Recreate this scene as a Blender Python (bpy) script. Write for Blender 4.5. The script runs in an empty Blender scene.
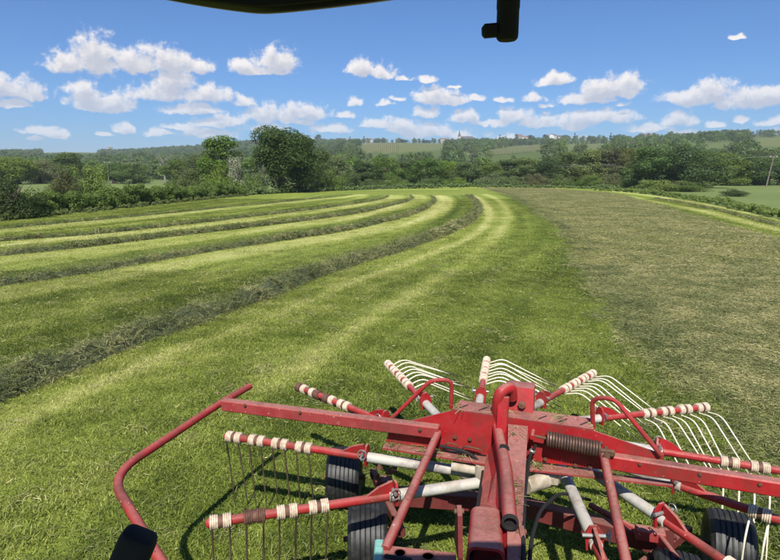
import bpy, math, random
import numpy as np
from mathutils import Vector, Matrix

random.seed(7)
SC = bpy.context.scene
COL = SC.collection

# ------------------------------------------------------------------ camera
F, CX, CY, HOR = 570.0, 390.0, 280.0, 173.0        # photo pixels (780 x 560)
CAMH = 2.75
PITCH = math.atan((CY - HOR) / F)
cam_d = bpy.data.cameras.new('camera')
cam = bpy.data.objects.new('camera', cam_d)
COL.objects.link(cam)
cam.location = (0, 0, CAMH)
cam.rotation_euler = (math.pi / 2 - PITCH, 0, 0)
cam_d.sensor_width = 36.0
cam_d.lens = 36.0 * F / 780.0
cam_d.clip_start = 0.05
cam_d.clip_end = 12000
SC.camera = cam

# ------------------------------------------------------------------ sun, sky, exposure
SUN_EL = math.radians(52)
SUN_AZ = math.radians(184)                          # clockwise from +Y: behind the camera
sx, sy = math.sin(SUN_AZ), math.cos(SUN_AZ)
sun_dir = Vector((sx * math.cos(SUN_EL), sy * math.cos(SUN_EL), math.sin(SUN_EL)))
sd = bpy.data.lights.new('sun', 'SUN')
sd.energy = 4.9
sd.angle = math.radians(0.5)
sd.color = (1.0, 0.95, 0.87)
sun = bpy.data.objects.new('sun', sd)
COL.objects.link(sun)
sun.location = sun_dir * 60
sun.rotation_euler = sun_dir.to_track_quat('Z', 'Y').to_euler()

SC.view_settings.view_transform = 'Standard'
SC.view_settings.look = 'None'
SC.view_settings.gamma = 1.0
SC.view_settings.exposure = 0.52
SC.render.film_transparent = False
SC.cycles.use_denoising = True
SC.cycles.max_bounces = 6
SC.cycles.transparent_max_bounces = 4
SC.cycles.diffuse_bounces = 3
SC.cycles.volume_bounces = 0
SC.cycles.caustics_reflective = False
SC.cycles.caustics_refractive = False


def ray(px, py):
    u, v = (px - CX) / F, (py - CY) / F
    c, s = math.cos(PITCH), math.sin(PITCH)
    return np.array([u, c - v * s, -s - v * c])


def P(px, py, z=0.0):                               # pixel ray meets height z
    d = ray(px, py)
    t = (z - CAMH) / d[2]
    return Vector((d[0] * t, d[1] * t, z))


def Q(px, py, y):                                   # pixel ray at forward distance y
    d = ray(px, py)
    t = y / d[1]
    return Vector((d[0] * t, y, CAMH + d[2] * t))


def proj(x, y, z):                                  # arrays -> pixel
    c, s = math.cos(PITCH), math.sin(PITCH)
    zz = z - CAMH
    d = np.maximum(y * c - zz * s, 1e-3)
    v = -(y * s + zz * c)
    return CX + F * x / d, CY + F * v / d


# ---- sky: Nishita + procedural cumulus in the world shader
W = bpy.data.worlds.new('World')
SC.world = W
W.use_nodes = True
wt = W.node_tree
wt.nodes.clear()


class NT:
    """tiny node helper"""
    def __init__(self, tree): self.t = tree
    def n(self, typ, **kw):
        nd = self.t.nodes.new(typ)
        for k, v in kw.items(): setattr(nd, k, v)
        return nd
    def l(self, a, b): self.t.links.new(a, b)
    def setin(self, sock, v):
        if isinstance(v, bpy.types.NodeSocket): self.l(v, sock)
        else: sock.default_value = v
    def m(self, op, a, b=0.0, c=None, clamp=False):
        nd = self.n('ShaderNodeMath', operation=op, use_clamp=clamp)
        self.setin(nd.inputs[0], a); self.setin(nd.inputs[1], b)
        if c is not None: self.setin(nd.inputs[2], c)
        return nd.outputs[0]
    def v(self, op, a, b=None, c=None):
        nd = self.n('ShaderNodeVectorMath', operation=op)
        self.setin(nd.inputs[0], a)
        if b is not None: self.setin(nd.inputs[1], b)
        if c is not None: self.setin(nd.inputs[2], c)
        return nd.outputs['Value'] if op in ('LENGTH', 'DOT_PRODUCT') else nd.outputs[0]
    def noise(self, vec, scale, detail=4, rough=.55, dist=0.0, dim='3D'):
        nd = self.n('ShaderNodeTexNoise', noise_dimensions=dim)
        if vec is not None: self.l(vec, nd.inputs['Vector'])
        nd.inputs['Scale'].default_value = scale
        nd.inputs['Detail'].default_value = detail
        nd.inputs['Roughness'].default_value = rough
        nd.inputs['Distortion'].default_value = dist
        return nd.outputs['Fac']
    def mr(self, x, a, b, c=0.0, d=1.0, smooth=False):
        nd = self.n('ShaderNodeMapRange', interpolation_type='SMOOTHSTEP' if smooth else 'LINEAR')
        self.setin(nd.inputs[0], x)
        for i, q in enumerate((a, b, c, d)): nd.inputs[1 + i].default_value = q
        return nd.outputs[0]
    def mix(self, f, a, b, typ='MIX'):
        nd = self.n('ShaderNodeMix', data_type='RGBA', blend_type=typ)
        self.setin(nd.inputs[0], f)
        self.setin(nd.inputs[6], a if not isinstance(a, tuple) else (*a, 1)[:4])
        self.setin(nd.inputs[7], b if not isinstance(b, tuple) else (*b, 1)[:4])
        return nd.outputs[2]


CLOUDS = [  # photo px: centre x, centre y, half width, half height
    (95, 54, 26, 17), (68, 62, 20, 9), (135, 62, 32, 10), (168, 60, 28, 12), (196, 66, 18, 7),
    (84, 93, 18, 9), (110, 102, 24, 9), (90, 103, 20, 7), (172, 81, 26, 10), (158, 92, 32, 9), (206, 93, 26, 9), (195, 109, 30, 5),
    (10, 88, 30, 10), (34, 93, 16, 7), (16, 104, 20, 3.5), (278, 60, 22, 11), (246, 66, 16, 6), (262, 70, 30, 4),
    (362, 68, 13, 8), (383, 71, 12, 7), (246, 102, 15, 5), (266, 113, 26, 10), (232, 120, 18, 5),
    (308, 111, 22, 7), (345, 115, 11, 3.5), (123, 128, 8, 5.5), (155, 132, 13, 4.5), (38, 130, 20, 4), (54, 133, 16, 4),
    (353, 102, 9, 4), (378, 122, 20, 5), (384, 103, 8, 3.5), (106, 134, 9, 2.5), (436, 96, 24, 8), (455, 100, 17, 5), (427, 111, 14, 6),
    (465, 117, 14, 6), (534, 98, 11, 5), (552, 80, 17, 6), (588, 98, 30, 5.5), (606, 89, 34, 9),
    (627, 87, 15, 10), (513, 116, 20, 7), (545, 121, 20, 6), (598, 117, 38, 7), (572, 122, 30, 5),
    (676, 118, 20, 8), (700, 96, 38, 8), (714, 89, 24, 8), (757, 97, 40, 9), (740, 37.5, 7, 1.4),
    (425, 129, 30, 7), (405, 124, 18, 5), (476, 98, 11, 3), (503, 99, 9, 3), (650, 128, 22, 4), (545, 105, 9, 2.5), (330, 128, 24, 4),
    (440, 133, 40, 5), (205, 132, 26, 3.5), (780, 121, 20, 4), (425, 78, 9, 3.5), (405, 80, 8, 2.5), (265, 128, 22, 4.5), (300, 121, 14, 3),
]

_r = random.Random(3)
CLOUDS += [(_r.uniform(-40, 820), _r.uniform(122, 141), _r.uniform(7, 22), _r.uniform(2.2, 4.2)) for _ in range(20)]
CLOUDS += [(_r.uniform(300, 800), _r.uniform(84, 118), _r.uniform(4, 10), _r.uniform(1.6, 3.4)) for _ in range(8)]
dg = bpy.data.node_groups.new('cloud_density', 'ShaderNodeTree')
dg.interface.new_socket('Vector', in_out='INPUT', socket_type='NodeSocketVector')
dg.interface.new_socket('Density', in_out='OUTPUT', socket_type='NodeSocketFloat')
g = NT(dg)
gi, go = g.n('NodeGroupInput'), g.n('NodeGroupOutput')
uv = gi.outputs[0]
wn = g.n('ShaderNodeTexNoise'); g.l(uv, wn.inputs['Vector'])
wn.inputs['Scale'].default_value = 38; wn.inputs['Detail'].default_value = 2.0
wc = g.v('SUBTRACT', wn.outputs['Color'], (.5, .5, .5))
uvw = g.v('MULTIPLY_ADD', wc, (.032, .018, 0), uv)
acc = None
for (px, py, hw, hh) in CLOUDS:
    d = ray(px, py); d /= np.linalg.norm(d)
    ph, th = math.atan2(d[0], d[1]), math.asin(d[2])
    d2 = ray(px + hw, py); d2 /= np.linalg.norm(d2)
    w = (math.atan2(d2[0], d2[1]) - ph) * 1.12
    h = hh / F * 1.12 * (1 - 0.12 * (py / 150))
    th -= h * .38
    q = g.v('MULTIPLY_ADD', uvw, (1 / w, 1 / (1.5 * h), 0), (-ph / w, -th / (1.5 * h), 0))
    q2 = g.v('MULTIPLY', q, (-1, -2.6, 0))
    ln = g.v('LENGTH', g.v('MAXIMUM', q, q2))
    val = g.m('SUBTRACT', 1.0, ln)
    acc = val if acc is None else g.m('SMOOTH_MAX', acc, val, 0.18)
nz = g.noise(uv, 50, 9, .64)
nz2 = g.noise(uv, 17, 3, .5)
f1 = g.m('MULTIPLY_ADD', nz, 2.0, -1.0)
f2 = g.m('MULTIPLY_ADD', nz2, 0.9, -0.45)
dens = g.m('ADD', g.m('ADD', acc, f1), f2)
g.l(dens, go.inputs[0])

k = NT(wt)
tc = k.n('ShaderNodeTexCoord')
D = k.v('NORMALIZE', tc.outputs['Generated'])
sep = k.n('ShaderNodeSeparateXYZ'); k.l(D, sep.inputs[0])
az = k.m('ARCTAN2', sep.outputs[0], sep.outputs[1])
el = k.m('ARCSINE', sep.outputs[2])
cmb = k.n('ShaderNodeCombineXYZ'); k.l(az, cmb.inputs[0]); k.l(el, cmb.inputs[1])
ga = k.n('ShaderNodeGroup', node_tree=dg); k.l(cmb.outputs[0], ga.inputs[0])
up = k.v('ADD', cmb.outputs[0], (-0.004, 0.013, 0))
gb = k.n('ShaderNodeGroup', node_tree=dg); k.l(up, gb.inputs[0])
# the same kind of scattered cumulus over the rest of the sky
Ds = k.v('MULTIPLY', D, (1, 1, 2.4))
gen = k.m('MULTIPLY_ADD', k.noise(Ds, 5.5, 6, .58), 4.2, -2.55)
gen2 = k.m('MULTIPLY_ADD', k.noise(k.v('ADD', Ds, (0, 0, .03)), 5.5, 6, .58), 4.2, -2.55)
inview = k.m('MULTIPLY', k.mr(k.m('ABSOLUTE', az), .62, .78, 1, 0, True), k.mr(el, .34, .46, 1, 0, True))
da = k.m('ADD', k.m('MULTIPLY', ga.outputs[0], inview), k.m('MULTIPLY', gen, k.m('SUBTRACT', 1.0, inview)))
db = k.m('ADD', k.m('MULTIPLY', gb.outputs[0], inview), k.m('MULTIPLY', gen2, k.m('SUBTRACT', 1.0, inview)))
alpha = k.mr(da, -0.14, 0.46, 0, 1, True)
horfade = k.mr(el, 0.03, 0.14, 0.55, 0.97)
alpha = k.m('MULTIPLY', alpha, horfade)
shade = k.mr(db, -0.35, 0.75, 0, 1, True)
sky = k.n('ShaderNodeTexSky', sky_type='NISHITA', sun_disc=False)
sky.sun_elevation = SUN_EL
sky.sun_rotation = SUN_AZ
sky.altitude = 150
sky.air_density = 1.0
sky.dust_density = 0.8
sky.ozone_density = 3.0
ccol = k.mix(shade, (10.4, 9.9, 9.6), (6.0, 6.2, 7.0))
skyc = k.mix(1.0, sky.outputs[0], (.54, .86, 1.27), 'MULTIPLY')
fin = k.mix(alpha, skyc, ccol)
bg = k.n('ShaderNodeBackground'); k.l(fin, bg.inputs[0]); bg.inputs[1].default_value = 0.068
wo = k.n('ShaderNodeOutputWorld'); k.l(bg.outputs[0], wo.inputs[0])
W.cycles.sampling_method = 'MANUAL'
W.cycles.sample_map_resolution = 512

# ------------------------------------------------------------------ helpers
def tag(o, label=None, cat=None, group=None, kind=None):
    if label: o['label'] = label
    if cat: o['category'] = cat
    if group: o['group'] = group
    if kind: o['kind'] = kind
    return o


def empty(name, loc, label=None, cat=None, group=None):
    o = bpy.data.objects.new(name, None)
    o.location = loc
    o.empty_display_size = .2
    COL.objects.link(o)
    return tag(o, label, cat, group)


def mesh_np(name, V, faces=None, quads=None, tris=None):
    me = bpy.data.meshes.new(name)
    V = np.asarray(V, dtype=np.float32)
    if faces is not None:
        me.from_pydata(V.tolist(), [], faces)
    else:
        fs = quads if quads is not None else tris
        nper = fs.shape[1]
        me.vertices.add(len(V)); me.vertices.foreach_set('co', V.ravel())
        me.loops.add(fs.size); me.loops.foreach_set('vertex_index', fs.astype(np.int32).ravel())
        me.polygons.add(len(fs))
        me.polygons.foreach_set('loop_start', np.arange(0, fs.size, nper, dtype=np.int32))
        me.update(calc_edges=True)
        me.validate()
    return me


def link(name, me, mat=None, parent=None):
    o = bpy.data.objects.new(name, me)
    COL.objects.link(o)
    if mat is not None and not me.materials: me.materials.append(mat)
    if parent is not None: o.parent = parent
    return o


class MB:
    """collects pieces of ONE part; build() links them as one mesh"""
    def __init__(self): self.V, self.Fc = [], []
    def add(self, V, Fc):
        b = len(self.V)
        self.V += [tuple(v) for v in V]
        self.Fc += [tuple(i + b for i in f) for f in Fc]
        return self
    def tube(self, pts, r, seg=12, caps=True):
        pts = [Vector(p) for p in pts]
        n = len(pts)
        rs = r if isinstance(r, (list, tuple)) else [r] * n
        V, Fc = [], []
        t0 = (pts[1] - pts[0]).normalized()
        a = t0.orthogonal().normalized()
        for i, p in enumerate(pts):
            if i == 0: t = pts[1] - pts[0]
            elif i == n - 1: t = pts[-1] - pts[-2]
            else: t = (pts[i + 1] - p).normalized() + (p - pts[i - 1]).normalized()
            t = t.normalized()
            a = (a - t * a.dot(t)).normalized()
            b = t.cross(a)
            for j in range(seg):
                th = 2 * math.pi * j / seg
                V.append(p + a * (rs[i] * math.cos(th)) + b * (rs[i] * math.sin(th)))
        for i in range(n - 1):
            for j in range(seg):
                k2 = (j + 1) % seg
                Fc.append((i * seg + j, i * seg + k2, (i + 1) * seg + k2, (i + 1) * seg + j))
        if caps:
            Fc.append(tuple(range(seg))[::-1])
            Fc.append(tuple((n - 1) * seg + j for j in range(seg)))
        return self.add(V, Fc)
    def beam(self, p0, p1, w, h, up=(0, 0, 1), ch=.006):
        """box section with chamfered edges from p0 to p1 (axis through the middle)"""
        p0, p1, up = Vector(p0), Vector(p1), Vector(up)
        t = (p1 - p0).normalized()
        s = t.cross(up).normalized()
        u = s.cross(t).normalized()
        a, b = w / 2, h / 2
        sec = [(a - ch, b), (a, b - ch), (a, -b + ch), (a - ch, -b), (-a + ch, -b), (-a, -b + ch), (-a, b - ch), (-a + ch, b)]
        V = []
        for (p, e) in ((p0, 0), (p0 + t * ch, 1), (p1 - t * ch, 1), (p1, 0)):
            f = 1.0
            for (x, y) in sec:
                if e == 0:
                    x *= (a - ch) / a; y *= (b - ch) / b
                V.append(p + s * x + u * y)
        Fc = []
        for i in range(3):
            for j in range(8):
                k2 = (j + 1) % 8
                Fc.append((i * 8 + j, (i + 1) * 8 + j, (i + 1) * 8 + k2, i * 8 + k2))
        Fc.append(tuple(range(8)))
        Fc.append(tuple(24 + j for j in range(8))[::-1])
        return self.add(V, Fc)
    def prism(self, poly, thick):
        """polygon (list of 3D points) extruded by vector thick"""
        th = Vector(thick)
        n = len(poly)
        A = [Vector(p) for p in poly]
        B = [p + th for p in A]
        Fc = [tuple(range(n)), tuple(range(2 * n - 1, n - 1, -1))]
        for i in range(n):
            j = (i + 1) % n
            Fc.append((i, n + i, n + j, j))
        return self.add(A + B, Fc)
    def lathe(self, prof, origin, axis, seg=24):
        """profile [(radius, along)] turned about axis"""
        o, ax = Vector(origin), Vector(axis).normalized()
        a = ax.orthogonal().normalized(); b = ax.cross(a)
        V, Fc = [], []
        for (r, z) in prof:
            for j in range(seg):
                th = 2 * math.pi * j / seg
                V.append(o + ax * z + a * (r * math.cos(th)) + b * (r * math.sin(th)))
        m = len(prof)
        for i in range(m - 1):
            for j in range(seg):
                k2 = (j + 1) % seg
                Fc.append((i * seg + j, i * seg + k2, (i + 1) * seg + k2, (i + 1) * seg + j))
        if prof[0][0] > 1e-4: Fc.append(tuple(range(seg))[::-1])
        if prof[-1][0] > 1e-4: Fc.append(tuple((m - 1) * seg + j for j in range(seg)))
        return self.add(V, Fc)
    def mesh(self, name, off=None, smooth=35):
        V = np.array([tuple(v) for v in self.V], dtype=float)
        if off is not None: V = V - np.array(off)
        me = bpy.data.meshes.new(name)
        me.from_pydata(V.tolist(), [], self.Fc)
        import bmesh
        bm = bmesh.new(); bm.from_mesh(me)
        bmesh.ops.recalc_face_normals(bm, faces=bm.faces)
        bm.to_mesh(me); bm.free()
        if smooth:
            me.polygons.foreach_set('use_smooth', [True] * len(me.polygons))
            me.set_sharp_from_angle(angle=math.radians(smooth))
        me.update()
        return me
    def build(self, name, mat, parent=None, off=None, smooth=35):
        if off is None and parent is not None:
            q = parent; off = Vector((0, 0, 0))
            while q is not None: off += q.location; q = q.parent
        return link(name, self.mesh(name, off, smooth), mat, parent)


def fillet(pts, r, n=5):
    """round the inner corners of a polyline"""
    pts = [Vector(p) for p in pts]
    out = [pts[0]]
    for i in range(1, len(pts) - 1):
        a, b, c = pts[i - 1], pts[i], pts[i + 1]
        d1, d2 = min(r, (a - b).length * .45), min(r, (c - b).length * .45)
        q0, q1 = b + (a - b).normalized() * d1, b + (c - b).normalized() * d2
        for j in range(n + 1):
            t = j / n
            out.append(q0 * (1 - t) ** 2 + b * 2 * t * (1 - t) + q1 * t * t)
    out.append(pts[-1])
    return out


# ------------------------------------------------------------------ materials
def new_mat(name):
    m = bpy.data.materials.new(name)
    m.use_nodes = True
    m.node_tree.nodes.clear()
    t = NT(m.node_tree)
    out = t.n('ShaderNodeOutputMaterial')
    bs = t.n('ShaderNodeBsdfPrincipled')
    t.l(bs.outputs[0], out.inputs[0])
    return m, t, bs, out


def bump(t, bs, h, strength, dist):
    b = t.n('ShaderNodeBump'); b.inputs['Strength'].default_value = strength; b.inputs['Distance'].default_value = dist
    t.l(h, b.inputs['Height']); t.l(b.outputs[0], bs.inputs['Normal'])


def paint(name, col, faded, dust=.6, rough=.42, chips=.5, chipcol=(.09, .045, .03)):
    m, t, bs, out = new_mat(name)
    geo = t.n('ShaderNodeNewGeometry'); pos = geo.outputs['Position']
    sp = t.n('ShaderNodeSeparateXYZ'); t.l(geo.outputs['Normal'], sp.inputs[0])
    n1 = t.noise(pos, 9, 5, .6); n2 = t.noise(pos, 55, 4, .6); n3 = t.noise(pos, 26, 5, .7)
    c = t.mix(t.mr(n1, .35, .7), col, faded)
    upm = t.m('MULTIPLY', t.mr(sp.outputs[2], .55, .95), t.mr(n2, .25, .6, .45, 1))
    c = t.mix(t.m('MULTIPLY', upm, dust), c, (.30, .205, .16))
    ch = t.m('MULTIPLY', t.mr(n3, .635, .66), chips)
    c = t.mix(ch, c, chipcol)
    n4 = t.noise(pos, 34, 3, .6)
    n5 = t.noise(pos, 3.5, 5, .7)
    c = t.mix(t.m('MULTIPLY', t.mr(n5, .47, .66), .65), c, (.10, .042, .030))      # baked-on dirt
    c = t.mix(t.m('MULTIPLY', t.mr(n4, .69, .72), chips * .8), c, (.5, .42, .36))
    t.l(c, bs.inputs['Base Color'])
    t.l(t.mr(n2, .3, .7, rough - .05, rough + .22), bs.inputs['Roughness'])
    bs.inputs['Specular IOR Level'].default_value = .28
    bump(t, bs, n2, .2, .004)
    return m


def plain(name, col, rough=.6, metal=0.0, var=.3, scale=20, col2=None, bmp=.1):
    m, t, bs, out = new_mat(name)
    geo = t.n('ShaderNodeNewGeometry')
    n1 = t.noise(geo.outputs['Position'], scale, 5, .6)
    c2 = col2 or tuple(x * (1 - var) for x in col)
    t.l(t.mix(t.mr(n1, .35, .65), c2, col), bs.inputs['Base Color'])
    bs.inputs['Roughness'].default_value = rough
    bs.inputs['Metallic'].default_value = metal
    if bmp: bump(t, bs, t.noise(geo.outputs['Position'], scale * 4, 3, .6), bmp, .004)
    return m


M = {}
M['red'] = paint('red_paint', (.33, .010, .014), (.36, .026, .027), dust=.7)
M['red_tube'] = paint('red_tube_paint', (.31, .016, .019), (.34, .044, .040), dust=.35, chips=1.0)
M['red_dark'] = paint('shade_darkened_red_paint', (.115, .018, .016), (.16, .03, .026), dust=.4, rough=.65)  # red darkened in its base colour for the shade on the axle beams
M['red_faded'] = paint('faded_red_paint', (.27, .026, .028), (.31, .055, .050), dust=.6, rough=.55, chips=1.0)
M['sleeve'] = paint('galvanised_sleeve', (.44, .44, .42), (.50, .47, .38), dust=.3, rough=.42, chips=1.0, chipcol=(.24, .11, .035))
M['cream'] = plain('cream_coil', (.66, .55, .42), .6, 0, .25, 45, (.40, .30, .21))
M['cream_tine'] = plain('cream_tine_paint', (.78, .70, .52), .45, 0, .2, 30, (.66, .56, .38))
M['dark_tine'] = plain('bare_spring_steel', (.045, .034, .024), .5, .3, .3, 5, (.16, .115, .065))
M['brown'] = plain('rusty_clip', (.16, .075, .05), .7, .2, .4, 40)
M['rust'] = plain('rusty_steel', (.17, .075, .035), .75, .3, .4, 30, (.09, .05, .035))
M['steel'] = plain('zinc_steel', (.40, .39, .37), .5, .7, .2, 30)
M['spring'] = plain('spring_steel', (.085, .055, .045), .5, .5, .4, 25, (.16, .09, .06))
M['dirty_cream'] = plain('dirty_cast_casing', (.50, .45, .36), .6, 0, .3, 14, (.26, .20, .13))
M['black'] = plain('black_plastic', (.008, .008, .009), .8, 0, .3, 30)
M['blackgloss'] = plain('black_moulding', (.014, .016, .018), .3, 0, .2, 12, bmp=0)
M['cyan'] = plain('turquoise_plate', (.22, .42, .35), .6, 0, .3, 30, (.12, .30, .25))
M['hole'] = plain('dark_inside', (.012, .010, .009), .9, 0, .2, 20)
M['tractor'] = plain('tractor_body', (.05, .05, .05), .5, 0, .3, 10)
M['wood'] = plain('weathered_pole', (.22, .185, .15), .85, 0, .3, 6)
M['bark'] = plain('bark', (.11, .085, .06), .9, 0, .4, 5)
M['deadwood'] = plain('dead_wood', (.26, .235, .20), .9, 0, .3, 4)
M['wall'] = plain('white_render', (.78, .75, .68), .9, 0, .12, .4)
M['wall_stone'] = plain('pale_stone', (.50, .44, .36), .9, 0, .2, .6)
M['roof'] = plain('tiled_roof', (.21, .145, .115), .85, 0, .3, .8)
M['slate'] = plain('slate_roof', (.10, .10, .11), .7, 0, .3, .8)
M['glass'] = plain('window_glass', (.03, .035, .045), .15, 0, .2, 1, bmp=0)
M['wire'] = plain('cable', (.30, .30, .30), .6, .2, .1, 3, bmp=0)

# tyre: black rubber with grass stain
m, t, bs, out = new_mat('tyre_rubber')
geo = t.n('ShaderNodeNewGeometry')
n1 = t.noise(geo.outputs['Position'], 18, 5, .65)
t.l(t.mix(t.mr(n1, .5, .75), (.013, .013, .013), (.045, .047, .036)), bs.inputs['Base Color'])
bs.inputs['Roughness'].default_value = .55
M['tyre'] = m


def leaf_mat(name, col, col2, trans=.42, green=None):
    m, t, bs, out = new_mat(name)
    geo = t.n('ShaderNodeNewGeometry'); oi = t.n('ShaderNodeObjectInfo')
    isl = geo.outputs['Random Per Island']
    c = t.mix(isl, col, col2)
    if green: c = t.mix(t.m('GREATER_THAN', t.m('FRACT', t.m('MULTIPLY', isl, 13.7)), .36), c, green)
    rnd = oi.outputs['Random']
    hs = t.n('ShaderNodeHueSaturation')
    t.l(t.mr(rnd, 0, 1, .478, .515), hs.inputs['Hue'])
    t.l(t.mr(t.m('FRACT', t.m('MULTIPLY', rnd, 7.31)), 0, 1, .72, 1.22), hs.inputs['Value'])
    t.l(t.mr(t.m('FRACT', t.m('MULTIPLY', rnd, 3.77)), 0, 1, .8, 1.08), hs.inputs['Saturation'])
    t.l(c, hs.inputs['Color'])
    t.l(hs.outputs[0], bs.inputs['Base Color'])
    bs.inputs['Roughness'].default_value = .55
    bs.inputs['Specular IOR Level'].default_value = .25
    tr = t.n('ShaderNodeBsdfTranslucent')
    t.l(t.mix(1.0, hs.outputs[0], (1.1, 1.15, .6), 'MULTIPLY'), tr.inputs[0])
    mx = t.n('ShaderNodeMixShader'); mx.inputs[0].default_value = trans
    t.l(bs.outputs[0], mx.inputs[1]); t.l(tr.outputs[0], mx.inputs[2]); t.l(mx.outputs[0], out.inputs[0])
    return m


M['leaf'] = leaf_mat('leaves_mid', (.098, .165, .032), (.175, .245, .062))
M['leaf_dark'] = leaf_mat('leaves_dark', (.066, .118, .026), (.125, .185, .048))
M['leaf_deep'] = leaf_mat('leaves_deep', (.046, .088, .020), (.092, .145, .038))
M['leaf_light'] = leaf_mat('leaves_light', (.130, .200, .036), (.205, .270, .066))
M['leaf_grey'] = leaf_mat('leaves_greyish', (.125, .165, .060), (.195, .235, .095))
M['leaf_brown'] = leaf_mat('leaves_brownish', (.130, .150, .050), (.190, .205, .075))
M['blossom'] = leaf_mat('blossom', (.36, .32, .24), (.46, .42, .34), .2, (.10, .15, .04))
M['broom'] = leaf_mat('yellow_broom', (.45, .33, .03), (.52, .42, .06), .2)


def tone_mat(name, stops, var=.35, trans=.25, rough=.6):
    """grass or hay piece: colour from the tone of the place where it grows (per instance)"""
    m, t, bs, out = new_mat(name)
    at = t.n('ShaderNodeAttribute', attribute_type='INSTANCER', attribute_name='tone')
    geo = t.n('ShaderNodeNewGeometry')
    rp = t.n('ShaderNodeValToRGB')
    el = rp.color_ramp.elements
    el[0].position, el[0].color = stops[0][0], (*stops[0][1], 1)
    el[1].position, el[1].color = stops[-1][0], (*stops[-1][1], 1)
    for (p, c) in stops[1:-1]:
        e = el.new(p); e.color = (*c, 1)
    isl = geo.outputs['Random Per Island']
    f = t.m('ADD', at.outputs['Fac'], t.m('MULTIPLY_ADD', isl, .62, -.31))
    t.l(f, rp.inputs[0])
    hs = t.n('ShaderNodeHueSaturation')
    t.l(rp.outputs[0], hs.inputs['Color'])
    t.l(t.mr(t.m('FRACT', t.m('MULTIPLY', isl, 9.7)), 0, 1, 1 - var, 1 + var), hs.inputs['Value'])
    t.l(hs.outputs[0], bs.inputs['Base Color'])
    bs.inputs['Roughness'].default_value = rough
    bs.inputs['Specular IOR Level'].default_value = .3
    tr = t.n('ShaderNodeBsdfTranslucent'); t.l(hs.outputs[0], tr.inputs[0])
    mx = t.n('ShaderNodeMixShader'); mx.inputs[0].default_value = trans
    t.l(bs.outputs[0], mx.inputs[1]); t.l(tr.outputs[0], mx.inputs[2]); t.l(mx.outputs[0], out.inputs[0])
    return m


GRASS_STOPS = [(0.0, (.068, .100, .015)), (.35, (.180, .228, .034)), (.65, (.305, .340, .068)), (1.0, (.50, .49, .19))]
HAY_STOPS = [(0.0, (.072, .090, .032)), (.35, (.160, .180, .064)), (.6, (.245, .242, .092)), (.8, (.33, .305, .13)), (1.0, (.49, .43, .22))]
M['grass'] = tone_mat('mown_grass', GRASS_STOPS, .5, .32)
M['hay'] = tone_mat('cut_hay', HAY_STOPS, .45, .15)

# ------------------------------------------------------------------ terrain
rng = np.random.default_rng(11)


def vnoise(x, y, seed=0):
    """smooth value noise, 0..1"""
    xi, yi = np.floor(x).astype(np.int64), np.floor(y).astype(np.int64)
    xf, yf = x - xi, y - yi
    xf, yf = xf * xf * (3 - 2 * xf), yf * yf * (3 - 2 * yf)
    def h(a, b):
        n = (a * 374761393 + b * 668265263 + seed * 974634777) & 0x7fffffff
        n = ((n ^ (n >> 13)) * 1274126177) & 0x7fffffff
        return ((n ^ (n >> 16)) & 0xffff) / 65535.0
    return (h(xi, yi) * (1 - xf) + h(xi + 1, yi) * xf) * (1 - yf) + (h(xi, yi + 1) * (1 - xf) + h(xi + 1, yi + 1) * xf) * yf


def sstep(a, b, x):
    t = np.clip((x - a) / (b - a), 0, 1)
    return t * t * (3 - 2 * t)


# ridge line of the hills (bare ground), photo pixels -> tangent of bearing and height at the ridge's distance
RIDGE = [(-900, 152, 1500), (-200, 152, 1500), (0, 153, 1500), (120, 153, 1500), (190, 150, 1400), (230, 146, 1300), (300, 143.5, 1250), (345, 143, 1200), (400, 142.5, 1150),
         (450, 143, 1100), (500, 142, 1050), (560, 141, 1000), (620, 140, 950), (680, 137.5, 900), (740, 135.5, 900), (800, 135, 900), (1000, 136, 950), (1700, 142, 1100)]
R_t, R_d, R_h = [], [], []
for (px, py, dd) in RIDGE:
    q = Q(px, py, dd)
    R_t.append(q.x / dd); R_d.append(dd); R_h.append(q.z)


def terrain(x, y):
    x, y = np.asarray(x, float), np.asarray(y, float)
    yy = np.maximum(y, 1.0)
    tb = x / np.maximum(yy, 60)
    D_ = np.interp(tb, R_t, R_d); H_ = np.interp(tb, R_t, R_h)
    s = yy / D_
    foot = .20
    up = np.clip((s - foot) / (1 - foot), 0, 1)
    z = H_ * (0.75 * up + .25 * up * up * (3 - 2 * up))
    back = np.clip(s - 1, 0, None)
    z = z - back * H_ * .5
    z = z + (vnoise(x / 130, y / 130, 3) - .5) * 9 * sstep(260, 600, yy) * (1 - .85 * sstep(.8, .95, s))
    return z


CLEAR = [  # open vineyards and meadows on the slopes, photo pixels, with crop type
    ([(358, 143), (400, 143), (398, 153), (362, 152)], .9), ([(400, 143), (446, 143.5), (440, 150), (398, 152.5)], .55),
    ([(490, 150), (520, 145.5), (552, 144.5), (545, 150.5), (505, 155), (478, 155)], .75), ([(562, 144), (618, 143.5), (606, 149), (566, 150)], .5),
    ([(752, 138), (810, 136.5), (810, 146), (758, 147)], .55), ([(688, 143.5), (736, 142.5), (733, 148.5), (696, 148.5)], .35),
    ([(40, 150), (100, 150), (96, 153), (45, 153)], .5), ([(474, 152), (488, 152), (470, 156.5), (446, 156)], .6),
]


def inpoly(u, v, poly):
    r = np.zeros(u.shape, bool)
    n = len(poly)
    for i in range(n):
        (x1, y1), (x2, y2) = poly[i], poly[(i + 1) % n]
        c = ((y1 > v) != (y2 > v)) & (u < (x2 - x1) * (v - y1) / (y2 - y1 + 1e-9) + x1)
        r ^= c
    return r


def graded(lo, hi, d0, g, near=60):
    out = [0.0]
    s = d0
    while out[-1] < hi:
        out.append(out[-1] + s)
        if out[-1] > near: s *= g
    neg = [0.0]; s = d0
    while neg[-1] < -lo:
        neg.append(neg[-1] + s)
        if neg[-1] > near: s *= g
    return np.array([-v for v in neg[::-1]][:-1] + out)


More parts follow.
